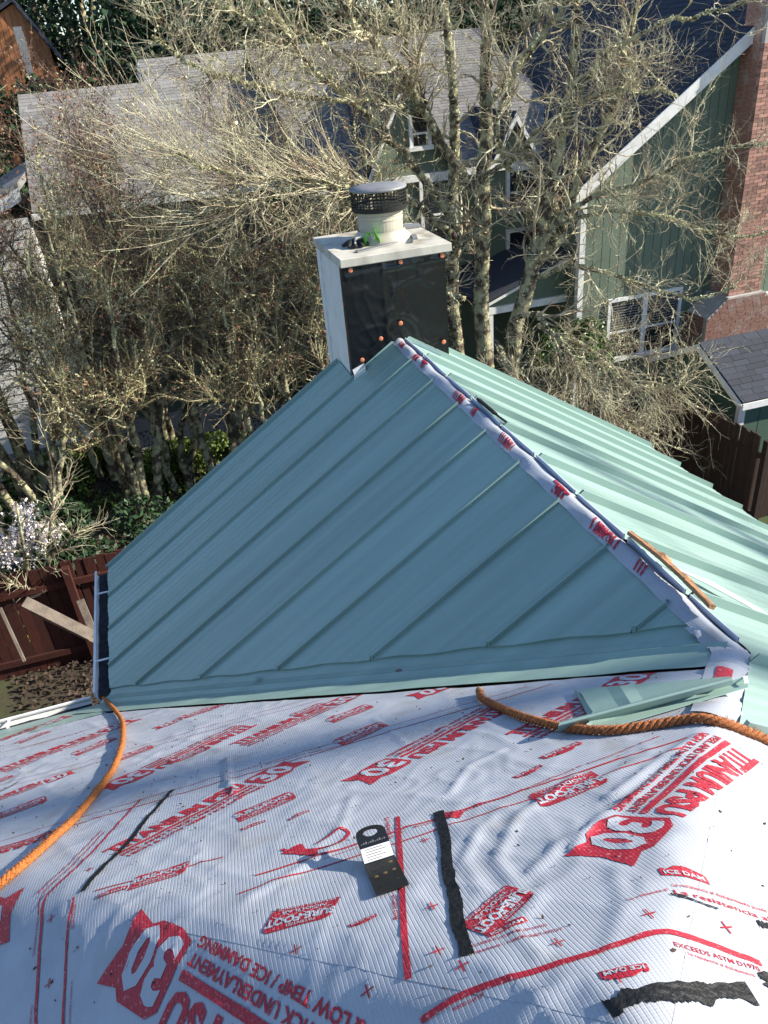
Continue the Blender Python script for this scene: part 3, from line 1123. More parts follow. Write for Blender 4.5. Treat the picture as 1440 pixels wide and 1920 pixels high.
cl = crom(np.array([(0.02, -2.98), (0.015, -3.10), (-0.02, -3.19), (-.14, -3.31), (-.29, -3.46), (-.44, -3.61)]), 40)
d = np.gradient(cl, axis=0)
d /= np.linalg.norm(d, axis=1, keepdims=True)
nr_ = np.stack([-d[:, 1], d[:, 0]], 1)
V, F = [], []
for i in range(40):
    for o in np.linspace(-.060, .062, 9):
        q = cl[i] + nr_[i] * o
        V.append((q[0], q[1], float(surf(q[0], q[1])) + .016 + .005 * math.sin(i * .9 + o * 30) + .004 * math.sin(i * 2.3)))
for i in range(39):
    for j in range(8):
        F.append((i * 9 + j, i * 9 + j + 1, i * 9 + j + 10, i * 9 + j + 9))
hip_sheet = part('hip_underlayment', V, F, M['paper_white'], house, smooth=True)
V2, F2 = [], []
for (i0, i1, j0, j1) in ((24, 31, 2, 5),):
    b0 = len(V2)
    for i in range(i0, i1 + 1):
        for j in range(j0, j1 + 1):
            V2.append(np.array(V[i * 9 + j]) + np.array([0, 0, .003]))
    w_ = j1 - j0 + 1
    F2 += [(b0 + i * w_ + j, b0 + i * w_ + j + 1, b0 + (i + 1) * w_ + j + 1, b0 + (i + 1) * w_ + j) for i in range(i1 - i0) for j in range(j1 - j0)]
part('print', V2, F2, M['print_red'], hip_sheet)


# printed letters crossing the ridge strip at a slant
def ridge_pt(u, v, lift):
    P = pl(u, v, 0) if v > -0.019 else pr(u, v, 0)
    h = 0.010 + 0.004 * math.sin(u * 21 + v * 40) + 0.004 * float(vnoise(np.array(u * 14.0), np.array(v * 30.0), 8))
    if abs(v + .019) < .004: P = P - np.array([0, 0, .006 * (1 - abs(v + .019) / .004)])
    return P + np.array([0, 0, h + lift])


for (u0, word, sz, fl) in ((-.30, 'TITAN', .10, 0), (.00, 'NIUM', .08, 0), (.16, 'PSU', .05, 1), (.72, 'TITANI', .14, 0), (1.00, 'UM', .05, 0), (1.36, 'TITANIU', .16, 0), (1.96, '30', .10, 1), (2.30, 'UMPSU', .2, 0), (2.62, 'TIT', .08, 0)):
    mo = Motif()
    mo.text(word, 0, 0, sz, .10, bold=.05)
    if fl: mo.rect(-.02, .06, sz + .02, .085)
    mo.bake(.009)
    Vm, Fm = mo.out[0]
    uu = u0 + Vm[:, 0] - .55 * Vm[:, 1]
    vv = .042 - Vm[:, 1]
    c_ = vv[Fm].mean(1)
    Fm = Fm[(c_ < .018) & (c_ > -.030)]
    V = [ridge_pt(x_, min(y_, .029), .0035) for x_, y_ in zip(uu, vv)]
    part('print', V, Fm, M['print_red'], ridge_sheet)

# ------------------------------------------------------------------ chimney on the wing ridge
CX0, CX1, CY0, CY1, CZT = -0.315, 0.392, 0.410, 1.145, 4.815
mb = MB()
mb.box(CX0, CX1, CY0, CY1, 3.55, CZT)
chim = mb.build('chimney', M['white_siding'], house, bevel=.006)
# lap boards on the left side
for i in range(5):
    z0 = 3.75 + i * .205
    mb = MB()
    mb.prism([(CX0 - .002, CY0 + .03, z0), (CX0 - .016, CY0 + .03, z0), (CX0 - .005, CY0 + .03, z0 + .215), (CX0 - .002, CY0 + .03, z0 + .215)], (0, CY1 - CY0 - .03, 0))
    mb.build('siding_board', M['white_siding'], chim)
mb = MB()
mb.box(CX0 - .022, CX0 + .0, CY1 - .09, CY1 + .01, 3.6, CZT - .01)
mb.build('corner_board', M['white_paint'], chim)
# cap plate
mb = MB()
mb.box(CX0 - .035, CX1 + .04, CY0 - .045, CY1 + .035, CZT + .001, CZT + .058)
plate = mb.build('cap_plate', M['cap_beige'], chim, bevel=.004)
ZP = CZT + .0585
# flue
FC = (0.072, 0.80, ZP)
mb = MB()
mb.lathe([(.215, 0), (.213, .010), (.175, .045), (.168, .060), (.166, .070)], FC, 40, cap=False)
mb.build('storm_collar', M['galv'], chim, smooth=True)
mb = MB()
mb.lathe([(.158, .0), (.158, .135), (.161, .138), (.161, .146), (.158, .149), (.158, .163), (.161, .166), (.161, .172), (.158, .175), (.158, .225)], FC, 40, cap=False)
mb.build('flue_pipe', M['galv'], chim, smooth=False)
# spark screen: vertical and hoop wires
mb = MB()
nw = 46
R_, Z0, Z1 = .190, .205, .335
for k in range(nw):
    a = 2 * math.pi * k / nw
    c, s = math.cos(a), math.sin(a)
    mb.beam((FC[0] + R_ * c, FC[1] + R_ * s, ZP + Z0), (FC[0] + R_ * c, FC[1] + R_ * s, ZP + Z1), .006, .004, (c, s, 0))
for zz in np.linspace(Z0 + .02, Z1, 6):
    for k in range(nw):
        a, b = 2 * math.pi * k / nw, 2 * math.pi * (k + 1) / nw
        mb.beam((FC[0] + (R_ + .003) * math.cos(a), FC[1] + (R_ + .003) * math.sin(a), ZP + zz),
                (FC[0] + (R_ + .003) * math.cos(b), FC[1] + (R_ + .003) * math.sin(b), ZP + zz), .004, .0055)
mb.build('spark_screen', M['black_mesh'], chim)
mb = MB()
mb.lathe([(.194, Z0 - .004), (.196, Z0 + .028), (.188, Z0 + .028), (.186, Z0 - .004)], FC, 40, cap=False)
mb.lathe([(.155, Z0 + .005), (.19, Z0 + .003)], FC, 40, cap=False)
mb.build('screen_band', M['black_mesh'], chim)
mb = MB()
mb.lathe([(.196, Z1 - .004), (.200, Z1 + .004), (.198, Z1 + .012), (.12, Z1 + .022), (.04, Z1 + .030), (.001, Z1 + .031)], FC, 40)
mb.build('rain_cap', M['cap_steel'], chim, smooth=True)
# black building paper wrapped round the front and the left corner
nu, nv = 60, 50
V, F = [], []
for j in range(nv + 1):
    for i in range(nu + 1):
        f = i / nu
        x = CX0 - .006 + (CX1 - CX0 + .010) * f
        z = 4.005 + (CZT - .008 - 4.005) * j / nv
        X_, Z_ = np.array(x * 6.0 + z * 3.1), np.array(z * 9.0 - x * 2.0)
        wv = .009 * (1 - abs(2 * float(vnoise(X_ * .8, Z_ * .9, 31)) - 1)) ** 9 + .006 * (1 - abs(2 * float(vnoise(X_ * 1.9 + 4, Z_ * .7 - X_, 33)) - 1)) ** 8 + .004 * float(vnoise(X_ * 1.2, Z_ * .8, 32))
        crease = .004 * math.exp(-((x + .06) / .006) ** 2) + .004 * math.exp(-((x - .055) / .006) ** 2)
        top = .010 * math.exp(-((z - 4.745 - .03 * f) / .012) ** 2)
        y = CY0 - .006 - wv * min(1, 4 * min(f, 1 - f) + .15) - crease - top
        V.append((x, y, max(z, RZ - T * max(-x, x + .038) - .06)))
for j in range(nv):
    for i in range(nu):
        a = j * (nu + 1) + i
        F.append((a, a + 1, a + nu + 2, a + nu + 1))
bp_ = part('building_paper', V, F, M['black_paper'], chim, smooth=True)
mb = MB()
mb.box(CX0 - .024, CX0 - .004, CY0 - .006, CY0 + .05, 4.03, CZT - .006)
mb.build('paper_flap', M['black_paper'], chim)
mb = MB()   # light lifted edge of paper beside the ridge
mb.add([(0.10, CY0 - .03, 4.235), (0.20, CY0 - .045, 4.20), (0.33, CY0 - .03, 4.10), (0.34, CY0 - .012, 4.06), (0.20, CY0 - .02, 4.14), (0.10, CY0 - .015, 4.20)],
       [(0, 1, 4, 5), (1, 2, 3, 4)])
mb.build('paper_edge', M['metal_back'], chim)
for (x, y) in ((657, 507), (751, 491), (829, 479), (714, 635), (751, 606), (832, 641), (679, 675)):
    p = at_y(x, y, CY0 - .026)
    mb = MB()
    n = 12
    prof = [(.0165, 0), (.0165, -.003), (.010, -.006), (.001, -.0065)]
    V = [(p[0] + r * math.cos(2 * math.pi * k / n), p[1] + d, p[2] + r * math.sin(2 * math.pi * k / n)) for r, d in prof for k in range(n)]
    V += [(p[0] + .003 * math.cos(2 * math.pi * k / n), p[1] + .026, p[2] + .003 * math.sin(2 * math.pi * k / n)) for k in range(n)]
    V += [(p[0] + .003 * math.cos(2 * math.pi * k / n), p[1], p[2] + .003 * math.sin(2 * math.pi * k / n)) for k in range(n)]
    F = [(i * n + k, i * n + (k + 1) % n, (i + 1) * n + (k + 1) % n, (i + 1) * n + k) for i in range(3) for k in range(n)] + [list(range(n))]
    F += [(5 * n + k, 5 * n + (k + 1) % n, 4 * n + (k + 1) % n, 4 * n + k) for k in range(n)]
    mb.add(V, F)
    mb.build('cap_nail', M['copper_cap'], chim)
for z in (4.56, 4.36, 4.20):
    mb = MB()
    mb.lathe([(.013, 0), (.013, .004), (.002, .005)], (0, 0, 0), 10)
    Vv = [(CX0 - .024 - v[2], CY0 + .03 + v[0], z + v[1]) for v in mb.V]
    mb.V = Vv
    mb.build('cap_nail', M['copper_cap'], chim)
mb = MB()   # white metal saddle at the foot of the chimney
mb.add([(-.335, .36, 4.075), (-.255, .345, 4.125), (-.245, .40, 4.135), (-.335, .405, 4.10), (-.345, .37, 4.02), (-.25, .35, 4.085)],
       [(0, 1, 2, 3), (4, 5, 1, 0)])
mb.build('corner_flashing', M['white_paint'], chim)


# things left on the chimney cap
def blob_mesh(name, segs, m, parent=None, sub=2):
    """one continuous skin grown on (p0,p1,r0,r1) segments via metaball-like union of tapered capsules, voxel remeshed"""
    mbx = MB()
    for a, b, r0, r1 in segs:
        a, b = np.array(a, float), np.array(b, float)
        n = 7
        for i in range(n):
            f = i / (n - 1)
            c = a + (b - a) * f
            r = r0 + (r1 - r0) * f
            k = 10
            prof = [(r * math.sin(math.pi * q / 6), -r * math.cos(math.pi * q / 6)) for q in range(7)]
            prof[0] = (r * .05, -r)
            prof[-1] = (r * .05, r)
            mbx.lathe(prof, c, k)
    o = mbx.build(name, m, parent, smooth=True)
    rm = o.modifiers.new('remesh', 'REMESH')
    rm.mode = 'VOXEL'
    rm.voxel_size = 0.006
    sm = o.modifiers.new('smooth', 'SMOOTH')
    sm.iterations = 3
    return o


G0 = at_z(670, 462, ZP)
gl = thing('work_glove', (G0[0], G0[1], ZP), 'crumpled black and grey work glove lying on the chimney cap', 'glove')
g = np.array([G0[0], G0[1], ZP + .001])
blob_mesh('glove_palm', [(g + [-.045, 0, .028], g + [.03, .01, .032], .027, .03), (g + [-.045, -.005, .03], g + [-.07, -.045, .016], .02, .015),
                         (g + [-.02, -.01, .03], g + [-.03, -.065, .016], .018, .0145), (g + [.01, -.01, .03], g + [.02, -.07, .015], .018, .014),
                         (g + [.03, .0, .03], g + [.065, -.035, .015], .018, .0135), (g + [-.05, .02, .03], g + [-.095, .01, .017], .018, .0145)], M['glove'], gl)
blob_mesh('grip_patch', [(g + [-.012, -.02, .055], g + [.03, -.012, .056], .012, .010), (g + [-.028, -.055, .028], g + [-.02, -.03, .043], .009, .009)], M['glove_grey'], gl)
p = at_z(695, 455, ZP + .02)
gn = thing('green_tag', (p[0], p[1], ZP), 'bright fluorescent green strap standing up beside the flue pipe', 'strap')
p = np.array([p[0], p[1], ZP])
V, F = [], []
path = [(-.035, 0, .004), (-.028, 0, .04), (-.012, -.004, .066), (.004, -.008, .05), (.012, -.01, .085), (.024, -.01, .06), (.034, -.006, .03), (.040, -.004, .004)]
pc = crom(np.array(path), 26)
for i, q in enumerate(pc):
    wd = .034 + .010 * math.sin(i * .9)
    tw = .5 * math.sin(i * .35)
    d = np.array([math.sin(tw) * .6, -math.cos(tw), .25])
    for s, h in ((-1, -.001), (1, -.001), (1, .001), (-1, .001)):
        V.append(p + q + d * wd * .5 * s + np.array([0, 0, h]))
for i in range(len(pc) - 1):
    for j in range(4):
        F.append((i * 4 + j, i * 4 + (j + 1) % 4, i * 4 + 4 + (j + 1) % 4, i * 4 + 4 + j))
V = [p + (np.array(v) - p) * 1.35 for v in V]
part('strap', V, F, M['hi_green'], gn)
pb = [at_z(x, y, ZP + .012) for x, y in ((668, 470), (700, 463), (740, 452), (768, 440), (776, 442), (779, 452))]
bar = thing('pry_bar', (pb[1][0], pb[1][1], ZP), 'flat steel pry bar with hooked end lying across the chimney cap', 'tool')
c = crom(np.array(pb), 30)
c[:, 2] = ZP + .007 + .02 * np.clip((np.arange(30) - 20) / 9, 0, 1)
V, F = [], []
d = np.gradient(c, axis=0)
d /= np.linalg.norm(d, axis=1, keepdims=True)
for i in range(30):
    s = np.array([-d[i][1], d[i][0], 0])
    s /= np.linalg.norm(s)
    w_ = .020 if i < 24 else .016
    for a, h in ((-1, -.006), (1, -.006), (1, .004), (-1, .004)):
        V.append(c[i] + s * w_ * a + np.array([0, 0, h]))
for i in range(29):
    for j in range(4):
        F.append((i * 4 + j, i * 4 + (j + 1) % 4, i * 4 + 4 + (j + 1) % 4, i * 4 + 4 + j))
F += [[0, 1, 2, 3], [116, 117, 118, 119]]
part('bar', V, F, M['steel_bar'], bar)
ps = at_z(772, 424, ZP + .01)
lf = MB()
lf.prism([(ps[0] - .07, ps[1] - .03, ZP + .001), (ps[0] + .05, ps[1] - .05, ZP + .001), (ps[0] + .06, ps[1] + .01, ZP + .001), (ps[0] - .05, ps[1] + .05, ZP + .001)],
         (0, 0, .022))
tag(lf.build('metal_scrap', M['steel_bar'], bevel=.003), 'small bent grey metal scrap behind the flue on the chimney cap', 'scrap')


# ------------------------------------------------------------------ ropes
def rope(name, pts, r, m, label, pitch=.11, strands=3, tip=None, hang=None):
    P = []
    for q in pts:
        if len(q) == 2:
            h = roof_hit(*q)
            P.append((h[0], h[1], 0))
        else: P.append(q)
    P = np.array(P, float)
    c = crom(P, 700)
    z = np.array([float(sheet_z(a[0], a[1])) for a in c])
    # surfaces lying above the sheet (flashing at the corner)
    c[:, 2] = np.where(P[:, 2].max() > 0, z, z) + .007 + r
    k = np.ones(9) / 9
    zs = np.convolve(np.pad(c[:, 2], 4, 'edge'), k, 'valid')
    c[:, 2] = np.maximum(zs, c[:, 2] - .004)
    if hang is not None:
        c = np.vstack([crom(np.array([tuple(h) for h in hang] + [tuple(c[0])]), 30)[:-1], c])
    n = len(c)
    L_ = np.concatenate([[0], np.cumsum(np.linalg.norm(np.diff(c, axis=0), axis=1))])
    t = np.gradient(c, axis=0)
    t /= np.linalg.norm(t, axis=1, keepdims=True)
    sd = np.cross(t, [0, 0, 1.0])
    sd /= np.linalg.norm(sd, axis=1, keepdims=True)
    up = np.cross(sd, t)
    root = thing(name, c[len(c) // 2] - np.array([0, 0, r]), label, 'rope')
    for s in range(strands):
        ph = L_ / pitch * 2 * math.pi + s * 2 * math.pi / strands
        ps_ = c + (np.cos(ph)[:, None] * sd + np.sin(ph)[:, None] * up) * r * .54
        Vv, Ff = tubes(ps_[None], np.full((1, n), r * .50), 8)
        part('strand', Vv, Ff, m, root, smooth=True)
    if tip:
        i = 14
        Vv, Ff = tubes(c[None, :i + 1], np.array([[r * .4] + [r * 1.12] * i]), 12)
        part('taped_end', Vv, Ff, M['rope_tape'], root, smooth=True)
    # fuzz
    q = rng.integers(0, n, 1400)[:]
    a = rng.uniform(0, 2 * math.pi, 1400)
    b = c[q] + (np.cos(a)[:, None] * sd[q] + np.sin(a)[:, None] * up[q]) * r
    e = b + (np.cos(a)[:, None] * sd[q] + np.sin(a)[:, None] * np.abs(up[q])) * .0035 + rng.normal(size=(1400, 3)) * .0022
    PP = np.stack([b, e], 1)
    Vv, Ff = tubes(PP, np.full((1400, 2), .00045), 3)
    part('fibre_fuzz', Vv, Ff, m, root, kind='stuff')
    return root


rope('frayed_rope', [(192, 1311), (208, 1326), (230, 1356), (233, 1390), (224, 1430), (205, 1465), (178, 1500), (140, 1548), (95, 1590), (45, 1634), (0, 1672), (-60, 1735),
                     (-130, 1830)], .0118, M['rope_orange'], 'long bright orange rope snaking down the underlayment to the gutter corner', pitch=.05, strands=4)
rope('frayed_rope', [(899, 1303), (903, 1318), (925, 1331), (968, 1350), (1020, 1367), (1080, 1378), (1150, 1380), (1240, 1367), (1295, 1360), (1345, 1366), (1395, 1384),
                     (1440, 1403), (1500, 1440), (1560, 1500)], .0122, M['rope_brown'], 'twisted brown orange rope with taped end beside loose metal trim', pitch=.055, tip=True)

# ------------------------------------------------------------------ roof anchor bracket
A0, A1 = roof_hit(710, 1699), roof_hit(771, 1677)
B0, B1 = roof_hit(688, 1642), roof_hit(744, 1624)
bc, fc_ = (B0 + B1) / 2, (A0 + A1) / 2
ex = (A1 - A0); wA = np.linalg.norm(ex); ex /= wA
ey = (bc - fc_); Lb = np.linalg.norm(ey); ey /= Lb
nz = np.cross(ex, ey); nz /= np.linalg.norm(nz)
ex = np.cross(ey, nz)
anch = thing('roof_anchor', fc_, 'black steel roof anchor plate with ring hole and white sticker, bent up from the underlayment', 'roof anchor')
hw = wA / 2
# profile along length: base flat, then kinked upward
sec = [(0, 0), (Lb * .45, .001), (Lb * .93, .002), (Lb * 1.06, .008), (Lb * 1.24, .022), (Lb * 1.42, .032), (Lb * 1.54, .036), (Lb * 1.70, .038)]
sec = crom(np.array(sec), 25)
SL = np.concatenate([[0], np.cumsum(np.hypot(*np.diff(sec, axis=0).T))])
tot = SL[-1]


def at_s(s):
    i = min(int(np.searchsorted(SL, s, side='right')) - 1, len(SL) - 2)
    f = (s - SL[i]) / (SL[i + 1] - SL[i])
    return sec[i] * (1 - f) + sec[i + 1] * f


_gx, _gy = np.meshgrid(np.linspace(-hw, hw, 9), np.linspace(0, Lb, 9))
_q = fc_[None, None] + _gx[..., None] * ex + _gy[..., None] * ey
AL = float((sheet_z(_q[..., 0], _q[..., 1]) - _q[..., 2]).max()) * CT + .008


def anchor_pt(x, s, h):
    q = at_s(min(s, tot - 1e-6))
    q2 = at_s(min(s + .002, tot - 1e-7)) - at_s(max(s - .002, 0))
    tn = q2 / np.linalg.norm(q2)
    return fc_ + ex * x + ey * (q[0] - tn[1] * h) + nz * (q[1] + tn[0] * h + AL)


bm = bmesh.new()
outline = []
cap = hw * .98
sc_ = tot - cap
for s in np.linspace(0, sc_, 22): outline.append((-hw, s))
for a in np.linspace(180, 0, 17)[0:]:
    r_ = math.radians(a)
    outline.append((hw * .98 * math.cos(r_) if abs(math.cos(r_)) < .99 else math.copysign(hw, math.cos(r_)), sc_ + cap * .92 * math.sin(r_)))
for s in np.linspace(sc_, 0, 22): outline.append((hw, s))
hole = [(hw * .50 * math.cos(2 * math.pi * k / 20), tot - hw * .90 + hw * .44 * math.sin(2 * math.pi * k / 20)) for k in range(20)]
o_ = []
for p in outline:
    if not o_ or math.hypot(o_[-1][0] - p[0], o_[-1][1] - p[1]) > 1e-5: o_.append(p)
outline = o_
edges = []
for loop in (outline, hole):
    vs = [bm.verts.new((x, s, 0)) for x, s in loop]
    for i in range(len(vs)): edges.append(bm.edges.new((vs[i], vs[(i + 1) % len(vs)])))
bmesh.ops.triangle_fill(bm, use_beauty=True, edges=edges)
for s in np.linspace(.004, tot - .004, 24):
    bmesh.ops.bisect_plane(bm, geom=bm.verts[:] + bm.edges[:] + bm.faces[:], plane_co=(0, s, 0), plane_no=(0, 1, 0))
ret = bmesh.ops.extrude_face_region(bm, geom=bm.faces[:])
for v in ret['geom']:
    if isinstance(v, bmesh.types.BMVert): v.co.z = .0028
bmesh.ops.recalc_face_normals(bm, faces=bm.faces[:])
loc = np.array(anch.location)
for v in bm.verts: v.co = Vector(anchor_pt(v.co.x, v.co.y, v.co.z) - loc)
me = bpy.data.meshes.new('plate')
bm.to_mesh(me)
bm.free()
link('plate', me, anch, M['black_steel'])


def anchor_patch(name, x0, x1, s0, s1, h, m, n=6):
    V, F = [], []
    for i in range(n + 1):
        s = s0 + (s1 - s0) * i / n
        V += [anchor_pt(x0, s, h), anchor_pt(x1, s, h)]
    F = [(2 * i, 2 * i + 1, 2 * i + 3, 2 * i + 2) for i in range(n)]
    return part(name, V, F, m, anch)


sS = Lb * .99
anchor_patch('sticker', -hw * .97, hw * .97, sS, sS + Lb * .26, .0032, M['sticker'])
for k in range(5):
    s = sS + Lb * (.04 + .045 * k)
    anchor_patch('sticker_text', -hw * .7, hw * (.2 + .12 * ((k * 3) % 5)), s, s + Lb * .012, .0035, M['old_wood'], 1)
for k in range(11):
    x_ = -hw * .85 + hw * 1.7 * k / 11
    anchor_patch('stamped_text', x_, x_ + hw * .10, sS + Lb * .33, sS + Lb * (.345 + .015 * (k % 3)), .0032, M['blind'], 1)
for i in range(3):
    for j in range(3):
        c_ = (-hw * .58 + hw * .58 * i, Lb * (.18 + .27 * j) + .004 * i)
        screw = j == 1 or (i, j) == (2, 2)
        r_ = .0042 if screw else .0030
        V = [anchor_pt(c_[0] + r_ * math.cos(2 * math.pi * k / 10), c_[1] + r_ * math.sin(2 * math.pi * k / 10), .0032 + (.0025 if screw else 0)) for k in range(10)]
        V.append(anchor_pt(c_[0], c_[1], .0065 if screw else .0032))
        F = [(k, (k + 1) % 10, 10) for k in range(10)]
        part('screw_head' if screw else 'nail_hole', V, F, M['brass'] if screw else M['gutter_dark'], anch)


# ------------------------------------------------------------------ loose metal and wood on the roof
def strip_on_roof(name, pts_a, pts_b, thick, m, lift0, lift1, n=20):
    """thin plate between two photo-point edges (a near edge, b far edge), resting on the sheet with given end lifts"""
    A = crom(np.array([roof_hit(*p) for p in pts_a]), n) if len(pts_a) > 2 else np.linspace(roof_hit(*pts_a[0]), roof_hit(*pts_a[1]), n)
    B = crom(np.array([roof_hit(*p) for p in pts_b]), n) if len(pts_b) > 2 else np.linspace(roof_hit(*pts_b[0]), roof_hit(*pts_b[1]), n)
    return A, B


def trim_piece(root, a, b, width, side, lift, flange=.022, m='metal_green'):
    """bent trim: flat web with two upturned flanges, from 3d point a to b"""
    a, b = np.array(a), np.array(b)
    d = (b - a) / np.linalg.norm(b - a)
    nrm = np.array([0, ST, CT])
    s = np.cross(nrm, d)
    prof = [(0, flange), (.004, flange + .004), (.010, .006), (.016, 0), (width * .5, .001), (width - .02, .0), (width - .012, .006), (width - .006, flange * .9), (width, flange * .9),
            (width + .004, flange * .4), (width + .002, -.002), (width * .5, -.0015), (.012, -.002), (.0, .010)]
    V = [p + s * side * o + nrm * (h + lift) for p in (a, b) for o, h in prof]
    k = len(prof)
    F = [(i, (i + 1) % k, k + (i + 1) % k, k + i) for i in range(k)] + [list(range(k)), list(range(k, 2 * k))[::-1]]
    return part('channel', V, F, M[m], root)


def mp(x, y, lift):
    """photo point on the main slope plane raised by lift (the loose metal bridges the hip there)"""
    N_ = np.array([0, ST, CT])
    P0 = pm(U_MAIN, 0, lift)
    v = ray(x, y)
    return CAM + v * (float((P0 - CAM) @ N_) / float(v @ N_))


def sheet_strip(root, name, rows, m, th=.0016):
    """thick sheet through rows of 3d points (each row the same count)"""
    rows = [np.array(r, float) for r in rows]
    n, k = len(rows), len(rows[0])
    V = [p for r in rows for p in r] + [p - np.array([0, ST, CT]) * th for r in rows for p in r]
    F = []
    o = n * k
    for i in range(n - 1):
        for j in range(k - 1):
            q = (i * k + j, i * k + j + 1, (i + 1) * k + j + 1, (i + 1) * k + j)
            F.append(q)
            F.append(tuple(o + t for t in q[::-1]))
    for i in range(n - 1):
        for e in (0, k - 1):
            F.append((i * k + e, (i + 1) * k + e, o + (i + 1) * k + e, o + i * k + e))
    for j in range(k - 1):
        for e in (0, (n - 1) * k):
            F.append((e + j, e + j + 1, o + e + j + 1, o + e + j))
    return part(name, V, F, M[m], root)


lt = thing('loose_metal_trim', mp(1225, 1325, .0), 'loose channel of sage green metal trim lying beside the brown rope', 'metal trim')


def lerp_row(a_, b_, n=10):
    return [a_ + (b_ - a_) * i / (n - 1) for i in range(n)]


sheet_strip(lt, 'face', [lerp_row(mp(1108, 1375, .012), mp(1403, 1288, .012)), lerp_row(mp(1106, 1360, .020), mp(1401, 1276, .020)), lerp_row(mp(1104, 1350, .034), mp(1398, 1268, .034))], 'metal_green')
sheet_strip(lt, 'rolled_edge', [lerp_row(mp(1046, 1372, .016), mp(1375, 1282, .036)), lerp_row(mp(1046, 1366, .030), mp(1374, 1278, .048)), lerp_row(mp(1047, 1360, .042), mp(1373, 1274, .056)),
                                lerp_row(mp(1049, 1355, .046), mp(1372, 1271, .060)), lerp_row(mp(1053, 1352, .036), mp(1371, 1270, .050))], 'metal_green')
sheet_strip(lt, 'cut_end', [[mp(1393, 1268, .036), mp(1401, 1266, .036)], [mp(1396, 1281, .024), mp(1404, 1279, .024)]], 'white_paint')
sheet_strip(lt, 'leg', [[mp(1088, 1376, .006), mp(1104, 1376, .006)], [mp(1100, 1356, .030), mp(1112, 1352, .030)]], 'metal_green')
lt2 = thing('loose_metal_offcut', mp(1200, 1300, 0), 'creased sage green metal offcut tucked under the valley flashing', 'metal offcut')
n = 12
rows = []
for (x0, y0, x1, y1, h0, h1) in ((1114, 1338, 1374, 1278, .020, .040), (1100, 1318, 1374, 1275, .020, .036), (1092, 1304, 1372, 1272, .018, .030), (1084, 1292, 1368, 1268, .016, .022)):
    rows.append([mp(x0 + (x1 - x0) * i / (n - 1), y0 + (y1 - y0) * i / (n - 1), h0 + (h1 - h0) * i / (n - 1) + (.006 if i == 3 else 0)) for i in range(n)])
sheet_strip(lt2, 'sheet', rows, 'metal_green')
sheet_strip(lt2, 'end_flange', [[mp(1078, 1291, .018), mp(1096, 1312, .020), mp(1112, 1335, .022)], [mp(1077, 1297, .010), mp(1092, 1322, .012), mp(1104, 1346, .014)]], 'metal_green')
# splintered cedar lath on the ridge
wl = thing('cedar_splinter', pr(2.5, -.09, .05), 'split raw cedar strip with knots lying along the roof ridge', 'wood strip')
V, F = [], []
n = 46
rg = np.random.default_rng(4)
prev = 0
for i in range(n + 1):
    f = i / n
    u = 2.46 + (2.99 - 2.46) * f
    wd = .030 * (1 - .35 * abs(f - .45)) + .0035 * rg.normal() * (f * (1 - f) * 4)
    kn = .030 * math.exp(-((f - .40) / .035) ** 2) + .014 * math.exp(-((f - .68) / .025) ** 2) + .008 * math.exp(-((f - .2) / .02) ** 2)
    h0 = .058 + .012 * math.sin(f * 3)
    for dv, dh in ((wd * .5, -.004), (wd * .55, .010), (wd * .1, .017 + kn * .35), (-wd * .5 - kn, .012), (-wd * .5 - kn * .8, -.004)):
        V.append(pr(u, -.030 + dv + .014 * (f - .5), h0 + dh - .008))
for i in range(n):
    for j in range(5):
        F.append((i * 5 + j, i * 5 + (j + 1) % 5, i * 5 + 5 + (j + 1) % 5, i * 5 + 5 + j))
F += [[0, 1, 2, 3, 4], [n * 5 + k for k in range(5)]]
part('strip', V, F, M['raw_wood'], wl)
for s in (1, 2):
    mb = MB()
    mb.beam(pr(2.44 + s * .15, -.030, .072), pr(2.54 + s * .16, -.026, .076), .006, .006)
    mb.build('splinter', M['raw_wood'], wl)
# thin sliver of plastic film lying over a seam of the right slope
V = []
sv = [pr(2.60, -.115, .030), pr(2.72, -.24, .045), pr(2.80, -.34, .047), pr(2.88, -.50, .040), pr(2.80, -.42, .053), pr(2.69, -.27, .055)]
mb = MB()
mb.add(sv + [p - NR * .002 for p in sv], [[0, 1, 5], [1, 2, 4, 5], [2, 3, 4], [6, 11, 7], [7, 11, 10, 8], [8, 10, 9]] + [(i, 6 + i, 6 + (i + 1) % 6, (i + 1) % 6) for i in range(6)])
tag(mb.build('film_sliver', M['film']), 'thin pale grey sliver of film lying over a seam of the sunlit slope', 'scrap')
# black plastic clip on the ridge
mb = MB()
a, b = pr(.30, -.085, .045), pr(.52, -.098, .045)
a, b = pr(.90, -.045, .050), pr(1.12, -.050, .050)
mb.beam(a, b, .034, .016, NR)
mb.beam(pr(1.04, -.075, .040), pr(1.16, -.14, .032), .030, .008, NR)
tag(mb.build('rubber_strip', M['tar'], bevel=.003), 'short black rubber strip lying on the ridge near the chimney', 'rubber strip')


# ------------------------------------------------------------------ neighbouring buildings
def tab_mesh(w, h, t, m, name='shingle'):
    V = [(0, 0, 0), (w, 0, 0), (w, h, 0), (0, h, 0), (0, 0, t), (w, 0, t), (w, h, .002), (0, h, .002)]
    me = arr_mesh(name, V, [(0, 3, 2, 1), (4, 5, 6, 7), (0, 1, 5, 4), (1, 2, 6, 5), (2, 3, 7, 6), (3, 0, 4, 7)])
    me.materials.append(m)
    return me


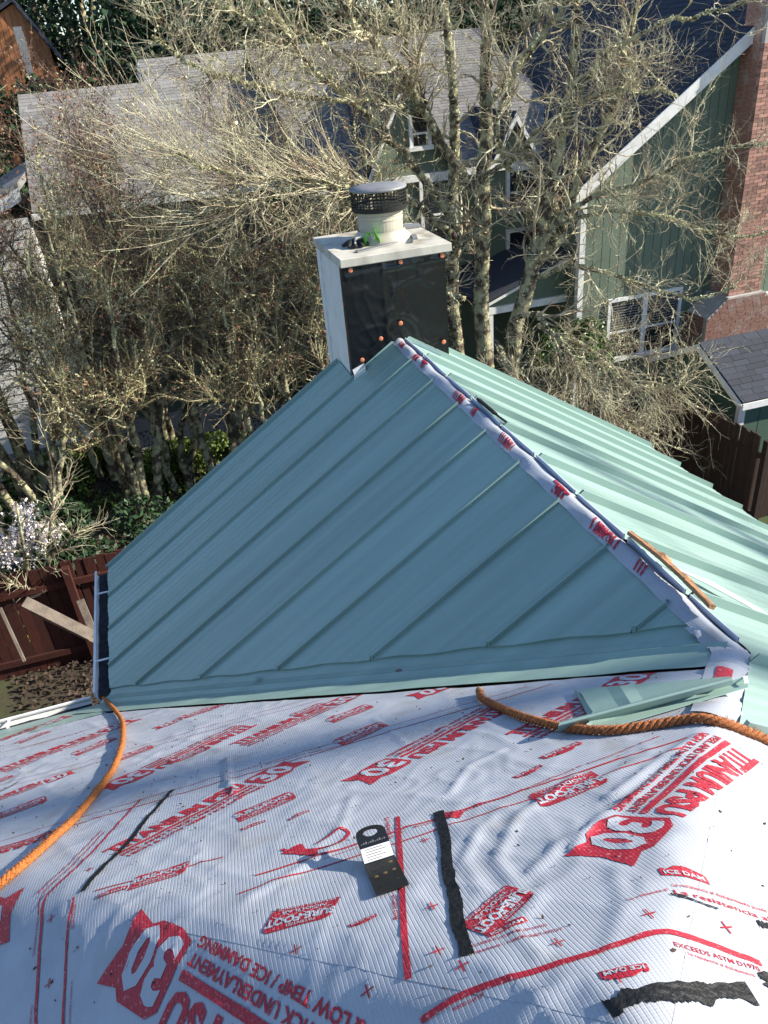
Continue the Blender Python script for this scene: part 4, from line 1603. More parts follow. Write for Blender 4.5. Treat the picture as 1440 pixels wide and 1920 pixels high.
def shingle_roof(parent, O, ex, es, width, length, course, tabw, m_near, m_far, limit=300, order=None, seed=0, clip=None):
    """rows of tabs on a slope. O: eave corner, ex along eave, es up slope. The first `limit` (sorted by order) are objects, the rest one part"""
    O, ex, es = np.array(O, float), np.array(ex, float), np.array(es, float)
    nn = np.cross(ex, es)
    nn /= np.linalg.norm(nn)
    rg = np.random.default_rng(seed)
    widths = [tabw * f for f in (.72, 1.0, 1.28)]
    mes = [tab_mesh(w - .006, course + .045, .011, m_near) for w in widths]
    tabs = []
    rows = int(length / course)
    for r in range(rows):
        x = -rg.random() * tabw
        while x < width:
            k = int(rg.integers(0, 3))
            a, b = max(x, 0), min(x + widths[k], width)
            if b - a > .05:
                p = O + ex * a + es * (r * course) + nn * (.004 + .004 * rg.random())
                cpt = p + ex * (b - a) / 2 + es * course / 2
                if clip is None or clip(cpt):
                    tabs.append((p, a, b, k, b - a >= widths[k] - 1e-6, cpt))
            x += widths[k]
    if order: tabs.sort(key=lambda t_: order(t_[5]))
    rl = np.array(root_of(parent).location)
    cnt = 0
    far = MB()
    for p, a, b, k, full, cpt in tabs:
        if full and cnt < limit:
            o = bpy.data.objects.new('shingle', mes[k])
            COL.objects.link(o)
            o.parent = parent
            q = p - rl
            tl = es * .9985 + nn * -.012
            o.matrix_local = Matrix(((ex[0], tl[0], nn[0], q[0]), (ex[1], tl[1], nn[1], q[1]), (ex[2], tl[2], nn[2], q[2]), (0, 0, 0, 1)))
            cnt += 1
        else:
            w, h, t_ = b - a - .006, course + .045, .011
            base = [(0, 0, 0), (w, 0, 0), (w, h, -.012 * h), (0, h, -.012 * h), (0, 0, t_), (w, 0, t_), (w, h, .002), (0, h, .002)]
            far.add([p + ex * v[0] + es * v[1] + nn * v[2] for v in base], [(4, 5, 6, 7), (0, 1, 5, 4), (1, 2, 6, 5), (3, 0, 4, 7)])
    if far.F:
        far.build('shingles_joined', m_far, parent, kind='stuff')


def window(parent, x0, x1, z0, z1, y, panes=((0, .5), (.5, 1)), fr=.07, face=-1, blinds=True, mull=None):
    """window in a wall facing -Y at plane y"""
    mb = MB()
    f = fr
    mb.box(x0 - f, x0, y - .05, y + .02, z0 - f, z1 + f)
    mb.box(x1, x1 + f, y - .05, y + .02, z0 - f, z1 + f)
    mb.box(x0, x1, y - .049, y + .02, z1, z1 + f)
    mb.box(x0 - f * 1.5, x1 + f * 1.5, y - .08, y + .02, z0 - f * 1.2, z0 - .001)
    w = mb.build('window', M['white_paint'], parent)
    for a, b in panes:
        xa, xb = x0 + (x1 - x0) * a, x0 + (x1 - x0) * b
        mb = MB()
        mb.box(xa + .02, xb - .02, y - .012, y - .004, z0 + .02, z1 - .02)
        mb.build('pane', M['glass'], w)
        if a > 0:
            mb = MB()
            mb.box(xa - .055, xa + .055, y - .045, y + .01, z0, z1)
            mb.build('mullion', M['white_paint'], w)
        mb = MB()
        zm = (z0 + z1) / 2 - .05
        mb.box(xa + .021, xb - .021, y - .034, y - .013, zm - .02, zm + .02)
        mb.build('meeting_rail', M['white_paint'], w)
        if blinds:
            for i in range(int((z1 - zm) / .055)):
                zz = z1 - .04 - i * .055
                mb = MB()
                mb.box(xa + .03, xb - .03, y - .0165, y - .0125, zz - .012, zz + .010)
                mb.build('blind_slat', M['blind'], w)
    return w


def gz(x, y): return float(ground_z(x, y))


# ---- green house: tall gable block with brick chimney
GA = -1.5
ha = thing('green_house', (9.5, 12, GA), 'two storey green house with white trimmed gable, charcoal roof and brick chimney', 'house')
XL, XR, YF, YB = 6.66, 15.4, 9.5, 19.0
EZ, XP = 3.36, 11.03
SLP = (5.88 - 3.42) / (10.22 - 6.63)
PZ = EZ + (XP - XL) * SLP
mb = MB()
mb.prism([(XL, YF, GA - .3), (XR, YF, GA - .3), (XR, YF, EZ), (XP, YF, PZ - .05), (XL, YF, EZ)], (0, YB - YF, 0))
mb.build('wall', M['siding_green'], ha)
# vertical siding boards on the gable front
x = XL + .10
while x < XR - .2:
    w = .195
    top = (EZ + (x + w / 2 - XL) * SLP if x + w / 2 < XP else PZ - (x + w / 2 - XP) * SLP) - .10
    t0 = (EZ + (x - XL) * SLP if x < XP else PZ - (x - XP) * SLP) - .08
    t1 = (EZ + (x + w - XL) * SLP if x + w < XP else PZ - (x + w - XP) * SLP) - .08
    mb = MB()
    mb.prism([(x, YF - .014, GA - .3), (x + w - .012, YF - .014, GA - .3), (x + w - .012, YF - .014, t1), (x, YF - .014, t0)], (0, .012, 0))
    mb.build('siding_board', M['siding_green'], ha)
    x += w
mb = MB()
mb.box(XL - .02, XL + .10, YF - .03, YF + .1, GA - .3, EZ - .05)
mb.build('corner_board', M['white_paint'], ha)
# roof slopes of the tall block
OV = .28
d_ = np.array([-1, 0, -SLP]) / math.hypot(1, SLP)
eL = np.array([XL, 0, EZ]) + d_ * .30
nL_ = np.array([-SLP, 0, 1]) / math.hypot(1, SLP)
mb = MB()
mb.prism([(eL[0], YF - OV, eL[2] + .02), (XP, YF - OV, PZ + .02), (XP, YF - OV, PZ + .17), (eL[0] - .05, YF - OV, eL[2] + .15)], (0, YB - YF + OV, 0))
roofL = mb.build('roof', M['shingle_dark_far'], ha)
mb = MB()
eR = np.array([XR, 0, PZ - (XR - XP) * SLP])
mb.prism([(XP + .003, YF - OV, PZ + .02), (eR[0] + .3, YF - OV, eR[2] - .3 * SLP), (eR[0] + .3, YF - OV, eR[2] - .3 * SLP + .15), (XP + .003, YF - OV, PZ + .17)], (0, YB - YF + OV, 0))
mb.build('roof', M['shingle_dark_far'], ha)
slen = math.hypot(XP - eL[0], PZ - eL[2])
es_ = np.array([XP - eL[0], 0, PZ - eL[2]]) / slen
shingle_roof(roofL, np.array([eL[0] - .05, YB, eL[2] + .155]), (0, -1, 0), es_, YB - YF + OV, slen, .15, .33, M['shingle_dark'], M['shingle_dark_far'], limit=150,
             order=lambda c: -c[0] * .1 + c[1], seed=3)
# white rake boards
for sgn in (0, 1):
    mb = MB()
    a = (eL[0] - .05, YF - OV - .028, eL[2] - .10) if sgn == 0 else (eR[0] + .35, YF - OV - .028, eR[2] - .42)
    zt = PZ - .06
    b = (XP, YF - OV - .028, zt)
    mb.prism([a, b, (b[0], b[1], b[2] + .26), (a[0], a[1], a[2] + .26)], (0, .025, 0))
    mb.build('rake_board', M['white_paint'], ha)
# windows
window(ha, 7.42, 9.05, -.20, 1.02, YF - .016)
window(ha, 11.35, 12.3, -.35, .55, YF - .016, panes=((0, 1),))
# brick chimney with shoulders
BX0, BX1, BY = 9.83, 10.62, YF - .62
mb = MB()
mb.box(BX0 + .01, BX1 - .01, BY + .01, YF - .02, .85, 8.2)
chb = mb.build('brick_chimney', M['mortar'], ha)
mb = MB()
mb.prism([(9.30, BY - .09, GA - .2), (11.2, BY - .09, GA - .2), (11.2, BY - .09, .42), (BX1 + .05, BY - .09, .90), (BX0 - .05, BY - .09, .90), (9.30, BY - .09, .52)], (0, YF - .02 - BY + .09, 0))
chl = mb.build('chimney_base', M['mortar'], ha)
bl, bh_, bw_ = .195, .058, .09
bme = arr_mesh('brick', [(x_, y_, z_) for z_ in (0, bh_) for y_ in (0, bw_) for x_ in (0, bl)],
               [(0, 2, 3, 1), (4, 5, 7, 6), (0, 1, 5, 4), (2, 6, 7, 3), (0, 4, 6, 2), (1, 3, 7, 5)])
bme.materials.append(M['brick'])
rl = np.array(ha.location)
rgb_ = np.random.default_rng(8)
cnt = 0
spare = MB()


def put_brick(parent, p, ang, ln=1.0):
    global cnt
    q = np.array(p) - rl
    if cnt < 300:
        o = bpy.data.objects.new('brick', bme)
        COL.objects.link(o)
        o.parent = parent
        o.location = q
        o.rotation_euler = (0, 0, ang)
        o.scale = (ln, 1, 1)
        cnt += 1


row = 0
z = .92
left_bricks = MB()
front_rest = MB()
while z < 7.6:
    off = -.1 if row % 2 else 0
    x = BX0 + off
    while x < BX1 - .02:
        a, b = max(x, BX0), min(x + .205, BX1)
        ln = (b - a - .01) / bl
        yj = BY - .006 + .006 * rgb_.random()
        if ln > .2:
            if z < 6.2: put_brick(chb, (a + .005, yj, z), 0, ln)
            else: front_rest.box(a + .005, b - .005, yj, yj + .09, z, z + bh_)
        x += .205
    y = BY + .1 + (-.1 if row % 2 else 0)
    while y < YF - .03:
        a, b = max(y, BY + .095), min(y + .205, YF - .02)
        if b - a > .04: left_bricks.box(BX0 - .004 + .005 * rgb_.random(), BX0 + .08, a + .005, b - .005, z, z + bh_)
        y += .205
    z += .068
    row += 1
left_bricks.build('bricks_joined', M['brick'], chb, kind='stuff')
front_rest.build('bricks_joined', M['brick'], chb, kind='stuff')
rest = MB()
row = 0
z = GA
while z < .88:
    x0 = 9.30 if z < .45 else 9.30 + (z - .45) / .45 * (BX0 - 9.30)
    x1 = 11.2 if z < .38 else 11.2 - (z - .38) / .5 * (11.2 - BX1)
    x = x0 + (-.1 if row % 2 else 0)
    while x < x1 - .02:
        a, b = max(x, x0), min(x + .205, x1)
        if b - a > .04:
            rest.box(a + .005, b - .005, BY - .10 + .006 * rgb_.random(), BY - .02, z, z + bh_)
        x += .205
    y = BY
    while y < YF - .05 and z < .5:
        rest.box(9.295, 9.38, y + .005, min(y + .2, YF - .03), z, z + bh_)
        y += .205
    z += .068
    row += 1
rest.build('bricks_joined', M['brick'], chl, kind='stuff')
# low wing of the green house with two steep gablets
WY, WXL = 12.0, 1.95
WEZ = 3.70
WRY, WRZ = 18.2, 6.02
mb = MB()
mb.prism([(WXL + .2, WY, GA - .3), (WXL + .2, WY, WEZ - .05), (WXL + .2, WRY, WRZ - .1), (WXL + .2, 24, WEZ - .1), (WXL + .2, 24, GA - .3)], (XL - WXL + .6, 0, 0))
mb.build('wall', M['siding_green'], ha)
sl2 = math.hypot(WRY - WY + .35, WRZ - WEZ + .12)
mb = MB()
s_ = (WRZ - WEZ) / (WRY - WY)
mb.prism([(WXL, WY - .35, WEZ - .13), (WXL, WRY, WRZ), (WXL, WRY, WRZ + .12), (WXL, WY - .35, WEZ - .01)], (XL - WXL + 1.6, 0, 0))
rw = mb.build('roof', M['shingle_dark_far'], ha)
mb = MB()
mb.prism([(WXL, WRY + .002, WRZ), (WXL, 24.3, WEZ - .2), (WXL, 24.3, WEZ - .08), (WXL, WRY + .002, WRZ + .12)], (XL - WXL + 1.6, 0, 0))
mb.build('roof', M['shingle_dark_far'], ha)
es2 = np.array([0, WRY - WY + .35, WRZ - WEZ + .13]) / math.hypot(WRY - WY + .35, WRZ - WEZ + .13)
shingle_roof(rw, (WXL, WY - .36, WEZ - .005), (1, 0, 0), es2, XL - WXL + 1.4, sl2, .15, .33, M['shingle_dark'], M['shingle_tan_far'], limit=0, seed=5)
mb = MB()
mb.box(WXL - .05, XL - .05, WY - .47, WY - .36, WEZ - .16, WEZ - .03)
mb.build('gutter', M['white_paint'], ha)


def gablet(xc, half, zb, zp, yf, depth):
    mb = MB()
    mb.prism([(xc - half, yf, zb - 1.9), (xc + half, yf, zb - 1.9), (xc + half, yf, zb), (xc, yf, zp), (xc - half, yf, zb)], (0, depth, 0))
    g_ = mb.build('gablet', M['siding_green'], ha)
    for s in (-1, 1):
        mb = MB()
        e = half + .12
        zz = zb - .12 * (zp - zb) / half
        mb.prism([(xc + s * e, yf - .15, zz + .04), (xc, yf - .15, zp + .04), (xc, yf - .15, zp + .13), (xc + s * (e + .03), yf - .15, zz + .11)], (0, depth + .1, 0))
        mb.build('gablet_roof', M['shingle_dark_far'], g_)
        mb = MB()
        mb.prism([(xc + s * e, yf - .175, zz - .05), (xc + s * .0, yf - .175, zp - .05), (xc, yf - .175, zp + .10), (xc + s * e, yf - .175, zz + .08)], (0, .022, 0))
        mb.build('gablet_rake', M['white_paint'], g_)
    return g_


gablet(6.20, .55, 3.62, 4.50, WY - .4, 2.2)
window(ha, 6.10, 6.60, 2.75, 3.48, WY - .42, panes=((0, 1),), blinds=False)
window(ha, 6.10, 6.70, 1.2, 2.25, WY - .42, panes=((0, 1),), blinds=False)
gablet(3.90, .86, 3.75, 5.42, WY - .4, 4.2)
window(ha, 4.0, 4.32, 4.2, 4.75, WY - .42, panes=((0, 1),), blinds=False)
window(ha, 4.15, 4.85, 2.3, 3.5, WY - .42, panes=((0, 1),), blinds=False)
# entry porch pediment on the left of the gable wall
mb = MB()
mb.prism([(4.9, 10.0, 1.2), (XL - .01, 10.0, 1.2), (XL - .01, 10.0, 1.85), (4.9, 10.0, 1.24)], (0, 2.0, 0))
pch = mb.build('porch', M['siding_green'], ha)
mb = MB()
mb.box(4.8, XL - .01, 9.93, 10.0, 1.06, 1.20)
mb.build('porch_beam', M['white_paint'], pch)
mb = MB()
mb.beam((4.75, 9.94, 1.26), (XL - .02, 9.94, 1.95), .06, .14, (0, -1, 0))
mb.build('porch_rake', M['white_paint'], pch)
mb = MB()
mb.box(4.86, 4.98, 9.94, 10.06, GA - .2, 1.06)
mb.build('porch_post', M['white_paint'], pch)
mb = MB()
mb.prism([(4.6, 9.8, 1.30), (XL - .012, 9.8, 2.02), (XL - .012, 9.8, 2.12), (4.6, 9.8, 1.40)], (0, 2.3, 0))
mb.build('porch_roof', M['shingle_dark_far'], pch)

# ---- grey roofed neighbour on the left
hb = thing('grey_roof_house', (-1, 17, GA), 'low neighbouring house with wide grey shingle roof and white lap siding', 'house')
BXL, BXR, BYE, BEZ, BYR, BRZ = -3.62, 2.1, 14.0, 3.58, 18.0, 5.66
mb = MB()
mb.prism([(BXL + .25, BYE + .3, GA - .3), (BXL + .25, BYE + .3, BEZ - .05), (BXL + .25, BYR, BRZ - .15), (BXL + .25, 22.0, BEZ), (BXL + .25, 22.0, GA - .3)], (BXR - BXL, 0, 0))
mb.build('wall', M['siding_dark'], hb)
es3 = np.array([0, BYR - BYE, BRZ - BEZ])
ln3 = np.linalg.norm(es3)
es3 /= ln3
mb = MB()
mb.prism([(BXL, BYE, BEZ - .12), (BXL, BYR, BRZ - .12), (BXL, BYR, BRZ), (BXL, BYE, BEZ)], (BXR - BXL, 0, 0))
rb = mb.build('roof', M['shingle_grey_far'], hb)
mb = MB()
mb.prism([(BXL, BYR + .002, BRZ - .12), (BXL, 22.3, BEZ - .15), (BXL, 22.3, BEZ - .03), (BXL, BYR + .002, BRZ)], (BXR - BXL, 0, 0))
mb.build('roof', M['shingle_grey_far'], hb)
shingle_roof(rb, (BXL, BYE - .02, BEZ + .004), (1, 0, 0), es3, BXR - BXL, ln3, .142, .34, M['shingle_grey'], M['shingle_grey_far'], limit=300, order=lambda c: c[0] + .25 * abs(c[1] - 16), seed=9)
mb = MB()
mb.box(BXL - .02, BXR, BYE - .12, BYE - .025, BEZ - .14, BEZ - .02)
mb.build('gutter', M['white_paint'], hb)
# taller rear block with gable end
mb = MB()
mb.prism([(-.35, 19.0, 2.5), (-.35, 19.0, 5.2), (-.35, 21.0, 6.05), (-.35, 23.6, 4.9), (-.35, 23.6, 2.5)], (6.0, 0, 0))
mb.build('wall', M['white_siding'], hb)
es4 = np.array([0, 21.0 - 18.3, 6.15 - 5.0])
ln4 = np.linalg.norm(es4)
es4 /= ln4
mb = MB()
mb.prism([(-.6, 18.3, 4.9), (-.6, 21.0, 6.05), (-.6, 21.0, 6.15), (-.6, 18.3, 5.0)], (9.2, 0, 0))
rb2 = mb.build('roof', M['shingle_grey_far'], hb)
shingle_roof(rb2, (-.6, 18.28, 5.004), (1, 0, 0), es4, 9.2, ln4, .142, .34, M['shingle_grey'], M['shingle_grey_far'], limit=0, seed=12)
mb = MB()
mb.prism([(-.6, 21.002, 6.05), (-.6, 24.2, 4.6), (-.6, 24.2, 4.7), (-.6, 21.002, 6.15)], (9.2, 0, 0))
mb.build('roof', M['shingle_grey_far'], hb)
for a, b in (((-.62, 18.3, 4.93), (-.62, 21.0, 6.08)), ((-.62, 21.0, 6.08), (-.62, 24.2, 4.63))):
    mb = MB()
    mb.beam(a, b, .03, .2, (-1, 0, 0)) if False else mb.prism([np.array(a) + [0, 0, .06], np.array(b) + [0, 0, .06], np.array(b) - [0, 0, .16], np.array(a) - [0, 0, .16]], (-.03, 0, 0))
    mb.build('rake_board', M['white_paint'], hb)
# low side wing on the far left: white lap siding
mb = MB()
mb.box(-9, BXL - .06, 13.62, 20, GA - .3, 3.3)
wsd = mb.build('wall', M['white_siding'], hb)
for i in range(24):
    z0 = 3.55 - .19 * (i + 1)
    xa = max(-9, BXL - .06 - max(0, (4.1 - (z0 + .2)) / .44) * 0 - 5.4)
    mb = MB()
    mb.prism([(xa, 13.615, z0), (xa, 13.590, z0), (xa, 13.608, z0 + .2), (xa, 13.615, z0 + .2)], (BXL - .07 - xa, 0, 0))
    mb.build('siding_board', M['white_siding'], wsd)
mb = MB()
mb.prism([(BXL - .04, 13.3, 4.10), (BXL - .04, 13.3, 4.25), (-9, 13.3, 1.90), (-9, 13.3, 1.75)], (0, 7.0, 0))
mb.build('roof', M['shingle_grey_far'], hb)
mb = MB()
mb.prism([(BXL - .04, 13.27, 3.93), (BXL - .04, 13.27, 4.17), (-9, 13.27, 1.82), (-9, 13.27, 1.58)], (0, .025, 0))
mb.build('rake_board', M['white_paint'], hb)

# ---- garden shed on the right
SX, SY0, SYP, SY1 = 7.17, 5.0, 6.25, 7.5
SEZ, SPZ = .50, 1.13
sgz = gz(8, 6)
sh = thing('garden_shed', (8.6, 6.2, sgz), 'dark green garden shed with charcoal shingle roof and white trim', 'shed')
mb = MB()
mb.prism([(SX + .10, SY0 + .15, sgz - .2), (SX + .10, SY0 + .15, SEZ), (SX + .10, SYP, SPZ - .08), (SX + .10, SY1 - .15, SEZ), (SX + .10, SY1 - .15, sgz - .2)], (2.9, 0, 0))
mb.build('wall', M['siding_shed'], sh)
es5 = np.array([0, SYP - SY0, SPZ - SEZ])
ln5 = np.linalg.norm(es5)
es5 /= ln5
mb = MB()
mb.prism([(SX, SY0, SEZ - .03), (SX, SYP, SPZ - .03), (SX, SYP, SPZ + .03), (SX, SY0, SEZ + .03)], (3.2, 0, 0))
rs = mb.build('roof', M['shingle_dark_far'], sh)
mb = MB()
mb.prism([(SX, SYP + .002, SPZ - .03), (SX, SY1 + .05, SEZ - .05), (SX, SY1 + .05, SEZ + .01), (SX, SYP + .002, SPZ + .03)], (3.2, 0, 0))
mb.build('roof', M['shingle_dark_far'], sh)
shingle_roof(rs, (SX, SY0 - .015, SEZ + .034), (1, 0, 0), es5, 3.2, ln5 - .08, .125, .30, M['shingle_dark'], M['shingle_dark_far'], limit=200, seed=14)
for i in range(11):
    mb = MB()
    mb.prism([(SX + i * .29, SYP - .13, SPZ - .012), (SX + i * .29, SYP, SPZ + .055), (SX + i * .29, SYP + .13, SPZ - .012), (SX + i * .29, SYP, SPZ + .035)], (.283, 0, 0))
    mb.build('ridge_shingle', M['shingle_dark'], rs)
for a, b in (((SX - .03, SY0 - .02, SEZ - .06), (SX - .03, SYP, SPZ - .045)), ((SX - .03, SYP, SPZ - .045), (SX - .03, SY1 + .07, SEZ - .07))):
    a, b = np.array(a), np.array(b)
    mb = MB()
    mb.prism([a + [0, 0, .07], b + [0, 0, .07], b - [0, 0, .04], a - [0, 0, .04]], (.026, 0, 0))
    mb.build('rake_board', M['white_paint'], sh)
mb = MB()
mb.box(SX, SX + 3.2, SY0 - .035, SY0 - .01, SEZ - .09, SEZ + .02)
mb.build('fascia', M['white_paint'], sh)
mb = MB()
mb.box(SX + .075, SX + .20, SY0 + .115, SY0 + .20, sgz - .1, SEZ - .06)
mb.build('corner_board', M['white_paint'], sh)
for i in range(9):
    mb = MB()
    x = SX + .22 + i * .3
    mb.box(x, x + .285, SY0 + .138, SY0 + .148, sgz - .1, SEZ - .08)
    mb.build('siding_board', M['siding_shed'], sh)


# ---- fences
def fence(name, a, b, h, m, label, board=.14, jitter=.02, post=2.4, rail_side=-1, zoff=0, leanmax=.01):
    a, b = np.array(a, float), np.array(b, float)
    L_ = np.linalg.norm(b - a)
    d = (b - a) / L_
    s = np.array([-d[1], d[0]]) * rail_side
    mid = (a + b) / 2
    root = thing(name, (mid[0], mid[1], gz(*mid) + zoff), label, 'fence')
    rl = np.array(root.location)
    V = [(x_, y_, z_) for z_ in (0, h) for y_ in (0, .02) for x_ in (0, board - .006)]
    me = arr_mesh('plank', V, [(0, 2, 3, 1), (4, 5, 7, 6), (0, 1, 5, 4), (2, 6, 7, 3), (0, 4, 6, 2), (1, 3, 7, 5)])
    me.materials.append(m)
    ang = math.atan2(d[1], d[0])
    for i in range(int(L_ / board)):
        p = a + d * i * board
        o = bpy.data.objects.new('plank', me)
        COL.objects.link(o)
        o.parent = root
        o.location = np.array([p[0], p[1], gz(*p) + zoff + random.uniform(-jitter, jitter)]) - rl
        o.rotation_euler = (random.uniform(-leanmax, leanmax), random.uniform(-leanmax, leanmax), ang)
    for z in (.25, h - .3):
        mb = MB()
        p0, p1 = a + s * .03, b + s * .03
        mb.beam((p0[0], p0[1], gz(*a) + z + zoff), (p1[0], p1[1], gz(*b) + z + zoff), .04, .09)
        mb.build('rail', m, root)
    k = max(1, int(L_ / post))
    for i in range(k + 1):
        p = a + d * L_ * i / k + s * .07
        mb = MB()
        z = gz(*p) + zoff
        mb.box(p[0] - .045, p[0] + .045, p[1] - .045, p[1] + .045, z - .3, z + h - .05)
        mb.build('post', m, root)
    return root


fence('board_fence', (-9.5, 4.75), (-.4, 4.55), 1.62, M['fence_red'], 'dark red brown board fence behind the blossoming shrub')
fence('board_fence', (6.98, 6.9), (6.32, 3.5), 1.55, M['fence_brown'], 'weathered brown board fence running to the garden shed corner', rail_side=1)
fence('board_fence', (6.45, 3.7), (11.5, 3.9), 1.25, M['fence_brown'], 'grey brown board fence in front of the garden shed', rail_side=1)
fence('board_fence', (-5.05, 3.1), (-4.42, 1.5), 2.3, M['fence_orange'], 'bright orange cedar fence beside the left gutter', rail_side=1, jitter=.03)
fence('board_fence', (-7.0, 30.0), (-1.8, 31.0), 1.8, M['fence_orange'], 'distant orange board fence on the slope behind the houses', board=.2)
# far shed at the upper left
q = at_y(58, 75, 33.0)
fs = thing('far_shed', (q[0] - .6, 34.4, gz(q[0], 33)), 'small orange wooden shed far up the slope with white corner trim', 'shed')
zb = gz(q[0], 33.0)
mb = MB()
mb.prism([(q[0] - 2.6, 33.0, zb - .3), (q[0] + .6, 33.0, zb - .3), (q[0] + .6, 33.0, q[2] - .3), (q[0] - .3, 33.0, q[2] + 1.2), (q[0] - 2.6, 33.0, q[2] + .1)], (0, 3, 0))
mb.build('wall', M['fence_orange'], fs)
for i in range(15):
    mb = MB()
    xa = q[0] - 2.58 + i * .21
    zt = q[2] + .1 + (xa - q[0] + 2.6) * 1.1 / 2.3 - .05 if xa < q[0] - .4 else q[2] + 1.15 - (xa + .2 - q[0] + .3) * 1.5 / .9 - .05
    mb.box(xa, xa + .19, 32.97, 32.995, zb - .2, max(zt, zb + .5))
    mb.build('siding_board', M['fence_orange'], fs)
mb = MB()
mb.prism([(q[0] - 2.9, 32.8, q[2] + .0), (q[0] - .3, 32.8, q[2] + 1.25), (q[0] - .3, 32.8, q[2] + 1.4), (q[0] - 2.9, 32.8, q[2] + .15)], (0, 3.4, 0))
mb.build('roof', M['shingle_dark_far'], fs)
mb = MB()
mb.prism([(q[0] - .298, 32.8, q[2] + 1.25), (q[0] + .9, 32.8, q[2] - .75), (q[0] + .9, 32.8, q[2] - .6), (q[0] - .298, 32.8, q[2] + 1.4)], (0, 3.4, 0))
mb.build('roof', M['shingle_dark_far'], fs)
a = at_y(32, 50, 30)
b = at_y(50, 112, 30)
mb = MB()
mb.beam((a[0], 30, a[2]), (b[0], 30, b[2]), .36, .06, (0, -1, 0)) if False else mb.prism([(a[0] - .15, 30, a[2]), (a[0] + .13, 30, a[2]), (b[0] + .15, 30, b[2]), (b[0] - .15, 30, b[2])], (0, .06, 0))
mb.box(b[0] - .1, b[0] + .1, 29.99, 30.07, gz(b[0], 30) - .1, b[2] + .02)
tag(mb.build('metal_sheet', M['cap_steel']), 'pale upright metal sheet by the distant orange fence', 'metal sheet')

# loose timber by the left fence
for nm, p0, p1, w, h, lb in (('timber', (150, 1125), (183, 1205), .09, .04, 'short grey stake leaning in front of the red brown fence'),
                             ('timber', (45, 1128), (172, 1192), .13, .05, 'pale weathered plank leaning in front of the red brown fence'),
                             ('timber', (60, 1146), (175, 1202), .05, .05, 'thin dark batten lying under the leaning pale plank'),
                             ('timber', (0, 1140), (46, 1240), .035, .035, 'thin pale pole leaning beside the orange cedar fence')):
    zz = -.35 if 'pole' not in lb else .2
    A = at_y(*p0, 3.55 if 'pole' not in lb else 2.9)
    B = at_y(*p1, 3.35 if 'pole' not in lb else 2.7)
    mb = MB()
    mb.beam(A, B, w, h, (0, -.6, 1))
    tag(mb.build(nm, M['old_wood'], bevel=.004), lb, 'timber')
for k, (yy, x0, x1, zt) in enumerate(((2.75, -4.2, -2.75, -.42), (1.85, -4.3, -2.7, -.30))):
    mb = MB()
    mb.box(x0, x1, yy, yy + .09, -1.2, zt)
    tag(mb.build('retaining_timber', M['old_wood'], bevel=.008), ('low mossy timber edging below the leaning plank', 'low timber edging nearest the gutter corner')[k], 'timber')


# ------------------------------------------------------------------ trees and plants
def nrm(a):
    return a / (np.linalg.norm(a, axis=-1, keepdims=True) + 1e-9)


def grow(P, R, count, length, ang, n=6, t0=.2, t1=1.0, up=0.0, wander=.18, rf=.55, rend=.3, bias=None, lenvar=.35, rmin=.0015, taper_len=.4, rmax=9):
    """children on parent polylines P (B,n0,3): returns Pc (C,n,3), Rc"""
    B, m, _ = P.shape
    seg = np.linalg.norm(np.diff(P, axis=1), axis=2).sum(1)
    w = seg / seg.sum()
    pi = rng.choice(B, count, p=w)
    t = t0 + (t1 - t0) * rng.random(count)
    f = t * (m - 1)
    i = np.minimum(f.astype(int), m - 2)
    fr = (f - i)[:, None]
    st = P[pi, i] * (1 - fr) + P[pi, i + 1] * fr
    tg = nrm(P[pi, i + 1] - P[pi, i])
    r = (R[pi, i] * (1 - fr[:, 0]) + R[pi, i + 1] * fr[:, 0])
    perp = nrm(np.cross(tg, rng.normal(size=(count, 3))))
    a = np.radians(ang * (0.7 + 0.6 * rng.random(count)))[:, None]
    d = nrm(tg * np.cos(a) + perp * np.sin(a))
    if bias is not None: d = nrm(d + np.array(bias)[None])
    L_ = length * (1 + lenvar * rng.normal(size=count)).clip(.35, 2) * (1 - taper_len * t)
    out = np.empty((count, n, 3))
    out[:, 0] = st
    cur = st
    for k in range(1, n):
        d = nrm(d + rng.normal(size=(count, 3)) * wander + np.array([0, 0, up]))
        cur = cur + d * (L_ / (n - 1))[:, None]
        out[:, k] = cur
    r0 = np.clip(r * rf, rmin, rmax)
    Rc = r0[:, None] * np.linspace(1, rend, n)[None]
    return out, np.maximum(Rc, rmin * .7)


def tufts(P, R, count, size, elong=1.0, spread=.8, tri=False, flat=False):
    """little crumpled two-triangle flakes sitting on branches"""
    B, m, _ = P.shape
    seg = np.linalg.norm(np.diff(P, axis=1), axis=2).sum(1)
    pi = rng.choice(B, count, p=seg / seg.sum())
    f = rng.random(count) * (m - 1)
    i = np.minimum(f.astype(int), m - 2)
    fr = (f - i)[:, None]
    c = P[pi, i] * (1 - fr) + P[pi, i + 1] * fr
    r = R[pi, i]
    o = nrm(rng.normal(size=(count, 3)) + np.array([0, 0, .25]))
    c = c + o * (r * spread)[:, None]
    return flakes(c, size, elong)


def flakes(c, size, elong=1.0, drop=0.0):
    n = len(c)
    a = nrm(rng.normal(size=(n, 3)) + np.array([0, 0, -drop]))
    b = nrm(np.cross(a, rng.normal(size=(n, 3))))
    s = size * (.5 + rng.random(n))[:, None]
    nn = np.cross(a, b)
    V = np.stack([c - a * s * elong * .5, c + b * s * .5 + nn * s * .18, c + a * s * elong * .5, c - b * s * .5 + nn * s * .18], 1)
    F = np.arange(n * 4).reshape(n, 4)
    return V.reshape(-1, 3), F


def px_limb(pts, n=18):
    """pts: (photo x, photo y, world Y, radius)"""
    P = np.array([at_y(x, y, yy) for x, y, yy, r in pts])
    c = crom(P, n)
    R = np.interp(np.linspace(0, len(pts) - 1, n), np.arange(len(pts)), [p[3] for p in pts])
    return c, R


